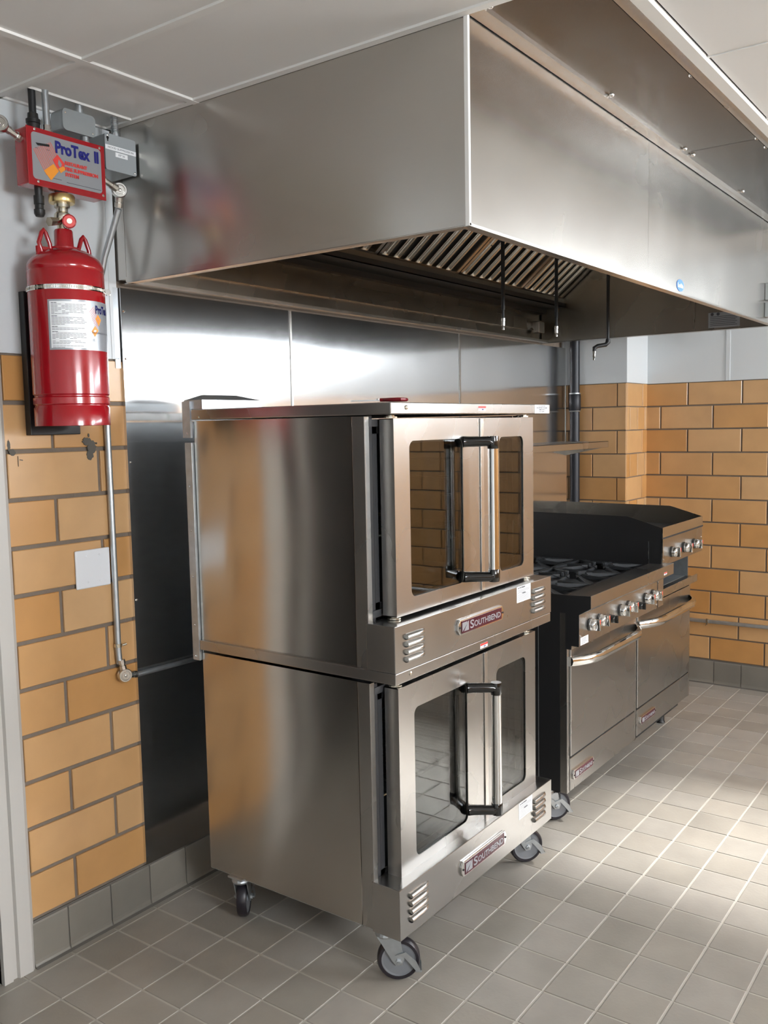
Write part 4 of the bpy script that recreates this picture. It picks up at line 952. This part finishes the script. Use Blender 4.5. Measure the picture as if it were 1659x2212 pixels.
# printed label wrapped round the shell: angle measured from the direction to the camera side
def wrap(name, mat, a0, a1, z0, z1, parent, dr_=.0008, n=None):
    n = n or max(2, int(abs(a1 - a0) / 3)); m = MB(); vs = []
    for k in range(n + 1):
        a = R(a0 + (a1 - a0) * k / n)
        for z in (z0, z1): vs.append((CX + math.cos(a) * (CR + dr_), CY + math.sin(a) * (CR + dr_), z))
    m.add(vs, [(2 * k, 2 * k + 2, 2 * k + 3, 2 * k + 1) for k in range(n)]); return m.build(name, mat, parent, smooth=True)
lbz0, lbz1 = 1.826, 1.962
A0 = -154
lab = wrap('tank_label', 'silver_label', A0, A0 + 150, lbz0, lbz1, tk, .0006)
wrap('text_panel', 'paper', A0 + 3, A0 + 60, lbz0 + .005, lbz1 - .005, lab, .0009)
def wrapped_text(s, size, ang, z, mat, w_deg, off=0.0, dr_=.0013):
    o = text('label_print', s, size, (0, 0, 0), (1, 0, 0), (0, 0, 1), mat, None, off=off, ext=0.0001)
    me = o.data; xs_ = [p.co.x for p in me.vertices]; w = max(xs_) - min(xs_) or 1; mid = (max(xs_) + min(xs_)) / 2
    c0 = Vector((CX, CY, z))
    for p in me.vertices:
        a = R(ang + (p.co.x - mid) / w * w_deg); p.co = Vector((CX + math.cos(a) * (CR + dr_), CY + math.sin(a) * (CR + dr_), z + p.co.z)) - c0
    WP[o.name] = c0; o.parent = lab; o.location = c0 - WP[lab.name]
m = MB(); rnd = random.Random(5); z = lbz1 - .010; heads = []
for para, nl in ((0, 8), (1, 6), (2, 2), (3, 5), (4, 2), (5, 1)):
    for i in range(nl + 1):
        if i == 0 and para < 4: L_, hh = 9, .0016
        else: L_, hh = rnd.uniform(45, 53) if i < nl else rnd.uniform(15, 45), .0010
        a0 = A0 + 5; nseg = max(2, int(L_ / 5))
        for q in range(nseg):
            if rnd.random() < .06: continue
            b0_, b1_ = R(a0 + L_ * q / nseg + .25), R(a0 + L_ * (q + 1) / nseg - .25); rr_ = CR + .0012
            m.add([(CX + math.cos(b0_) * rr_, CY + math.sin(b0_) * rr_, z), (CX + math.cos(b1_) * rr_, CY + math.sin(b1_) * rr_, z), (CX + math.cos(b1_) * rr_, CY + math.sin(b1_) * rr_, z + hh), (CX + math.cos(b0_) * rr_, CY + math.sin(b0_) * rr_, z + hh)], [(0, 1, 2, 3)])
        z -= .0037
    z -= .0026
m.build('fine_print', 'ink', lab, kind='stuff')
wrapped_text('ProTex II', .030, A0 + 92, lbz1 - .024, 'blue', 38, off=.0012)
# diamond of hatched stripes on the curved label
def cyl_poly(m, pts, dr_):
    m.add([(CX + math.cos(R(a)) * (CR + dr_), CY + math.sin(R(a)) * (CR + dr_), z) for a, z in pts], [tuple(range(len(pts)))])
m = MB()
for k in range(11):
    a = A0 + 61 + k * 1.15; zz = lbz1 - .034 - k * .0042; cyl_poly(m, [(a, zz), (a + 9, zz + .017), (a + 9, zz + .0185), (a, zz + .0015)], .0011)
m.build('hatching', 'coral', lab)
m = MB(); cyl_poly(m, [(A0 + 64, lbz0 + .052), (A0 + 71, lbz0 + .068), (A0 + 78, lbz0 + .056), (A0 + 70, lbz0 + .038)], .0012); cyl_poly(m, [(A0 + 72, lbz1 - .048), (A0 + 78, lbz1 - .036), (A0 + 85, lbz1 - .050), (A0 + 79, lbz1 - .068)], .0012); m.build('flame_mark', 'orange', lab)
wrapped_text('FIRE SUPPRESSION SYSTEM', .007, A0 + 86, lbz0 + .048, 'ink', 42, dr_=.0016); wrapped_text('UL', .010, A0 + 68, lbz0 + .028, 'paper', 5, off=.0004, dr_=.0013)
# valve
VX, VY = CX, CY
v = MB().lathe([(.016, 0), (.016, .022), (.022, .026), (.024, .030), (.022, .044), (.0155, .050), (.0155, .058), (.0215, .062), (.0215, .092), (.017, .094)], (VX, VY, 2.166), (0, 0, 1), 24).build('valve_body', 'nickel', tk, smooth=True)
MB().tube([(VX, VY, 2.192), (VX - .030, VY - .010, 2.184), (VX - .052, VY - .012, 2.180)], [.0115, .0115, .0135], 6).build('outlet_nut', 'nickel', v)
ga = Vector((-.45, -.89, 0)).normalized(); gp = Vector((VX + .014, VY, 2.186)) + ga * .016
g_ = MB().lathe([(.009, 0), (.009, .010), (.0185, .012), (.0192, .016), (.0192, .022), (.0175, .023)], gp, ga, 28).build('pressure_gauge', 'red', tk, smooth=True)
MB().lathe([(.016, 0), (.016, .0008)], gp + ga * .0228, ga, 28).build('dial', 'redink', g_); MB().lathe([(.008, 0), (.0075, .002)], gp + ga * .0236, ga, 16).build('boss', 'nickel', g_)
MB().lathe([(.034, 0), (.0355, .003), (.0355, .019), (.033, .0225)], (VX, VY, 2.2395), (0, 0, 1), 36).build('brass_ring', 'brass', tk, smooth=True)
# control box
bx = thing('control_box', (-.37, -.14, 2.267), 'red steel control box with a printed silver label above the tank', 'control box')
BX0, BX1, BY, BZ0, BZ1 = -.494, -.246, -.165, 2.2695, 2.4185
MB().box(BX0, BY + .003, BZ0, BX1, -.108, BZ1 - .001).build('housing', 'red', bx, bevel=.003)
cv = MB().box(BX0 - .001, BY, BZ0 - .003, BX1 + .001, BY + .0035, BZ1 + .001).build('cover', 'red', bx, bevel=.002)
MB().box(-.36, -.108, 2.31, -.30, -.0045, 2.35).build('wall_mount', 'black', bx)
MB().lathe([(.020, 0), (.020, .0035)], (VX, VY, 2.2630), (0, 0, 1), 20).build('coupling', 'red', bx)
LX0, LX1, LZ0, LZ1 = BX0 + .013, BX1 - .013, BZ0 + .014, BZ1 - .012
lp = MB().rrect(LX0, LZ0, LX1, LZ1, .010, BY - .0006, .0006).build('label', 'silver_label', bx)
yl = BY - .0007
m = MB()       # fan of hatched stripes
for k in range(11):
    x = LX0 + .004 + k * .0052; z = LZ0 + .078 + k * .0028 - (k > 7) * .0
    m.extr([(x, z), (x + .0022, z), (x + .0392, z - .062), (x + .037, z - .062)], (0, .0003, 0), (0, yl - .0004, 0))
m.build('hatching', 'coral', lp)
MB().extr([(LX0 + .033, LZ0 + .026), (LX0 + .054, LZ0 + .004), (LX0 + .080, LZ0 + .034), (LX0 + .064, LZ0 + .050)], (0, .0003, 0), (0, yl - .0010, 0)).build('diamond', 'orange', lp)
MB().extr([(LX0 + .062, LZ0 + .060), (LX0 + .078, LZ0 + .078), (LX0 + .100, LZ0 + .058), (LX0 + .098, LZ0 + .046), (LX0 + .086, LZ0 + .030)], (0, .0003, 0), (0, yl - .0008, 0)).build('flame_mark', 'redink', lp)
MB().extr([(LX0 + .086, LZ0 + .030), (LX0 + .078, LZ0 + .040), (LX0 + .094, LZ0 + .050), (LX0 + .104, LZ0 + .044)], (0, .0003, 0), (0, yl - .0011, 0)).build('flame_tip', 'orange', lp)
MB().extr([(LX0 + .082, LZ0 + .046), (LX0 + .078, LZ0 + .054), (LX0 + .081, LZ0 + .066), (LX0 + .086, LZ0 + .060), (LX0 + .090, LZ0 + .054), (LX0 + .087, LZ0 + .046)], (0, .0003, 0), (0, yl - .0012, 0)).build('flame_outline', 'silver_label', lp)
m = MB(); m.extr([(LX0 + .012, LZ1 - .028), (LX0 + .054, LZ1 - .024), (LX0 + .054, LZ1 - .030), (LX0 + .018, LZ1 - .034)], (0, .0005, 0), (0, yl - .001, 0)); m.build('slot', 'black', lp)
text('label_print', 'ProTex', .044, (LX0 + .126, yl - .0013, LZ1 - .027), FX, FZ, 'blue', lp, off=.0016, fit=.112); text('label_print', 'II', .042, (LX1 - .016, yl - .0013, LZ1 - .027), FX, FZ, 'blue', lp, off=.0018, fit=.014)
for k, (s_, w_) in enumerate((('RESTAURANT', .072), ('FIRE SUPPRESSION', .108), ('SYSTEM', .044))):
    text('label_print', s_, .013, (LX0 + .100, yl - .0013, LZ0 + .060 - .0152 * k), FX, FZ, 'redink', lp, off=.0005, align='LEFT', fit=w_)
m = MB(); m.box(LX0 + .055, yl - .0006, LZ0 + .011, LX0 + .088, yl - .0002, LZ0 + .0122); m.box(LX0 + .104, yl - .0006, LZ0 + .008, LX1 - .004, yl - .0002, LZ0 + .0092)
m.box(LX0 + .010, yl - .0006, LZ1 - .042, LX0 + .018, yl - .0002, LZ1 - .041); m.box(LX0 + .044, yl - .0006, LZ1 - .040, LX0 + .054, yl - .0002, LZ1 - .039); m.build('fine_print', 'ink', lp, kind='stuff')
m = MB()
for x, z in ((BX0 + .028, BZ0 + .008), (BX1 - .016, BZ1 - .008), (BX0 + .024, BZ1 - .005), (BX1 - .010, BZ0 + .010)): m.lathe([(.0042, 0), (.004, .0015), (.002, .003)], (x, BY, z), (0, -1, 0), 10)
m.build('screw', 'chrome', bx, smooth=True)
m = MB()
m.lathe([(.015, 0), (.0175, .002), (.0175, .022), (.0195, .024), (.0195, .034), (.015, .036), (.014, .050), (.010, .052), (.010, .118)], (-.446, -.126, BZ1 - .001), (0, 0, 1), 16); m.build('cable_gland', 'black', bx, smooth=True)
m = MB(); m.lathe([(.011, 0), (.010, .022), (.014, .023), (.014, .045), (.012, .047), (.012, .058), (.015, .060), (.015, .070), (.011, .078)], (-.447, -.135, BZ0 + .001), (0, 0, -1), 16); m.build('cable_gland', 'black', bx, smooth=True, label='black cable gland under the box')
# pulley elbow on the left of the box, running off the frame
def pulley(name, c, face, a_dir, b_dir, label, la=.05, lb=.05, k=.82):
    t = thing(name, c, label, 'elbow', 'round pulley elbows of the fire system'); c = Vector(c); face = Vector(face).normalized()
    MB().lathe([(a_ * k, h_ * k) for a_, h_ in [(.024, -.012), (.027, -.009), (.027, .009), (.0245, .0125), (.019, .0125), (.017, .0105), (.0145, .0105), (.0135, .0125), (.0065, .0125), (.0055, .014), (.003, .015)]], c, face, 32).build('pulley_cover', 'zinc', t, smooth=True)
    m = MB()
    for d, L in ((a_dir, la), (b_dir, lb)):
        d = Vector(d).normalized(); m.tube([c + d * .012, c + d * .032, c + d * .0325, c + d * (L - .014), c + d * (L - .0135), c + d * L], [.0115, .011, .009, .009, .0120, .0120], 8)
    m.build('compression_nut', 'zinc', t); return t
pulley('pulley_elbow', (-.562, -.150, 2.407), (-.6, -.8, 0), (.95, 0.15, -.28), (-.75, .1, .7), 'round pulley elbow at the left edge, screwed into the red box', .069, .06)
pulley('pulley_elbow', (-.170, -.13, 2.316), (-.5, -.85, 0), (-.95, -.08, .30), (.12, .30, -.88), 'round pulley elbow below the grey electrical box', .076, .048)
cd = thing('conduit', (-.165, -.03, .83), 'galvanised conduit running down the tan brick wall to the elbow near the floor', 'conduit')
MB().tube([(-.1635, -.114, 2.2665), (-.164, -.095, 2.23), (-.174, -.050, 2.13), (-.176, -.026, 2.06), (-.174, -.019, 1.98), (-.170, -.019, 1.70), (-.168, -.018, 1.40), (-.1675, -.018, .90), (-.166, -.020, .858)], .0098, 14).build('tube', 'galv', cd, smooth=True)
MB().lathe([(.0125, 0), (.0125, .012)], (-.1685, -.018, .912), (0, 0, 1), 16).tube([(-.160, -.03, .918), (-.148, -.036, .921)], .004, 8).build('coupling', 'nickel', cd)
pulley('pulley_elbow', (-.158, -.032, .820), (-.3, -.95, 0), (-.15, .1, .98), (.95, 0, -.18), 'round pulley elbow on the tan brick just above the floor, beside the panel', .052, .046)
cd2 = thing('conduit', (.2, -.03, .80), 'galvanised conduit running level across the steel panel behind the oven', 'conduit')
MB().tube([(-.118, -.030, .810), (.9, -.028, .792)], .0085, 14).build('tube', 'galv', cd2, smooth=True)
# grey boxes and their risers
jb = thing('electrical_box', (-.14, -.12, 2.36), 'flat grey electrical box with two white paper strips, left of the hood', 'electrical box')
JX0, JX1, JZ0, JZ1, JY = -.213, -.101, 2.370, 2.475, -.128
MB().box(JX0 + .002, JY + .002, JZ0 + .002, JX1 - .004, -.0065, JZ1 - .002).build('housing', 'grey_metal', jb, bevel=.003)
MB().rrect(JX0, JZ0, JX1, JZ1, .007, JY - .0005, .002).build('cover', 'grey_paint', jb)
s1 = MB().box(JX0 + .0005, JY - .0011, JZ0 + .059, JX1 - .0, JY - .0006, JZ0 + .072).build('paper_strip', 'paper', jb); text('label_print', 'HOOD SUPPRESSION', .0085, ((JX0 + JX1) / 2, JY - .0013, JZ0 + .0655), FX, FZ, 'ink_light', s1, fit=.092)
s2 = MB().box(JX0 + .036, JY - .0011, JZ0 + .0425, JX0 + .080, JY - .0006, JZ0 + .0555).build('paper_strip', 'paper', jb); text('label_print', 'KP 26', .0085, (JX0 + .058, JY - .0013, JZ0 + .049), FX, FZ, 'ink_light', s2, fit=.022)
MB().lathe([(.0045, 0), (.0045, .0006)], (JX0 + .010, JY - .0006, JZ1 - .013), (0, -1, 0), 12).box(JX0 + .008, JY - .0012, JZ1 - .023, JX0 + .012, JY - .0006, JZ1 - .013).build('keyhole', 'black', jb)
m = MB(); m.lathe([(.004, 0), (.0035, .002), (.0015, .003)], (JX0 + .010, JY - .0006, JZ1 - .006), (0, -1, 0), 10).lathe([(.004, 0), (.0035, .002), (.0015, .003)], (JX1 - .007, JY - .0006, JZ0 + .008), (0, -1, 0), 10); m.build('screw', 'chrome', jb, smooth=True)
fc = thing('flexible_conduit', (-.155, -.10, 2.49), 'short ribbed metal conduit rising from the grey box to the ceiling', 'conduit')
pp = []; rs_ = []
for k in range(22): pp.append((-.160, -.108, 2.480 + .0028 * k)); rs_.append(.0115 if k % 2 else .0092)
MB().tube(pp, rs_, 14).build('ribbed_sleeve', 'galv', fc, smooth=False)
MB().lathe([(.014, 0), (.014, .010), (.011, .012)], (-.160, -.108, 2.4755), (0, 0, 1), 12).build('connector', 'galv', fc)
cb = thing('junction_box', (-.305, -.14, 2.40), 'small rounded grey junction box on top of the red control box', 'junction box')
MB().rrect(-.362, 2.4445, -.254, 2.504, .012, -.138, .056).build('housing', 'grey_metal', cb, bevel=.006)
MB().rrect(-.362, 2.4445, -.254, 2.504, .012, -.1415, .003).build('cover', 'grey_metal', cb)
m = MB()
for x, z in ((-.353, 2.492), (-.264, 2.455)): m.lathe([(.003, 0), (.0028, .001), (.001, .002)], (x, -.1415, z), (0, -1, 0), 8)
m.build('screw', 'chrome', cb)
MB().lathe([(.013, 0), (.013, .012), (.011, .014), (.011, .025)], (-.282, -.128, BZ1), (0, 0, 1), 12).build('connector', 'galv', cb)
MB().tube([(-.291, -.120, 2.504), (-.291, -.120, 2.56)], .0105, 14).lathe([(.013, 0), (.013, .012)], (-.291, -.120, 2.5045), (0, 0, 1), 12).build('riser', 'galv', cb, smooth=True)
cr2 = thing('conduit', (-.415, -.134, 2.40), 'straight galvanised conduit rising from the red box into the ceiling', 'conduit')
MB().tube([(-.412, -.138, 2.4225), (-.412, -.136, 2.56)], .0098, 14).build('tube', 'galv', cr2, smooth=True)
MB().lathe([(.0125, 0), (.0125, .008), (.0115, .009), (.0115, .020)], (-.412, -.138, 2.4215), (0, 0, 1), 14).build('connector', 'chrome', cr2)

# blank cover plate
cp_ = thing('cover_plate', (-.241, -.008, 1.118), 'blank white double cover plate on the tan brick wall', 'wall plate')
MB().box(-.304, -.0125, 1.117, -.178, -.0045, 1.237).build('plate', 'white_gloss', cp_, bevel=.004, seg=3)
m = MB()
for x in (-.264, -.218):
    for z in (1.136, 1.218): m.lathe([(.0035, 0), (.003, .0012), (.0015, .002)], (x, -.0123, z), (0, -1, 0), 10)
m.build('screw', 'white_gloss', cp_, smooth=True)
# grey adhesive patches and chips on the brick beside the tank
def blob(cx, cz, rx, rz, seed, n=22):
    r = random.Random(seed); return [(cx + rx * math.cos(2 * PI * k / n) * r.uniform(.75, 1.1), cz + rz * math.sin(2 * PI * k / n) * r.uniform(.75, 1.1)) for k in range(n)]
m = MB()
for cx, cz, rx, rz, sd_ in ((-.238, 1.571, .017, .014, 1), (-.222, 1.555, .017, .022, 2), (-.228, 1.530, .013, .016, 3), (-.230, 1.590, .003, .006, 4), (-.203, 1.565, .0025, .003, 5), (-.49, 1.546, .010, .010, 6), (-.500, 1.565, .005, .018, 7)):
    m.extr(blob(cx, cz, rx, rz, sd_), (0, .0022, 0), (0, -.0068 + sd_ * .00012, 0))
m.box(-.474, -.0062, 1.505, -.4725, -.005, 1.535).extr([(-.468, 1.523), (-.458, 1.521), (-.459, 1.524), (-.468, 1.5255)], (0, .001, 0), (0, -.0064, 0))
m.build('adhesive_patch', 'patch', wb)
MB().lathe([(.0035, 0), (.003, .0015)], (-.171, -.035, 1.69), (0, -1, 0), 8).build('screw', 'nickel', cd)
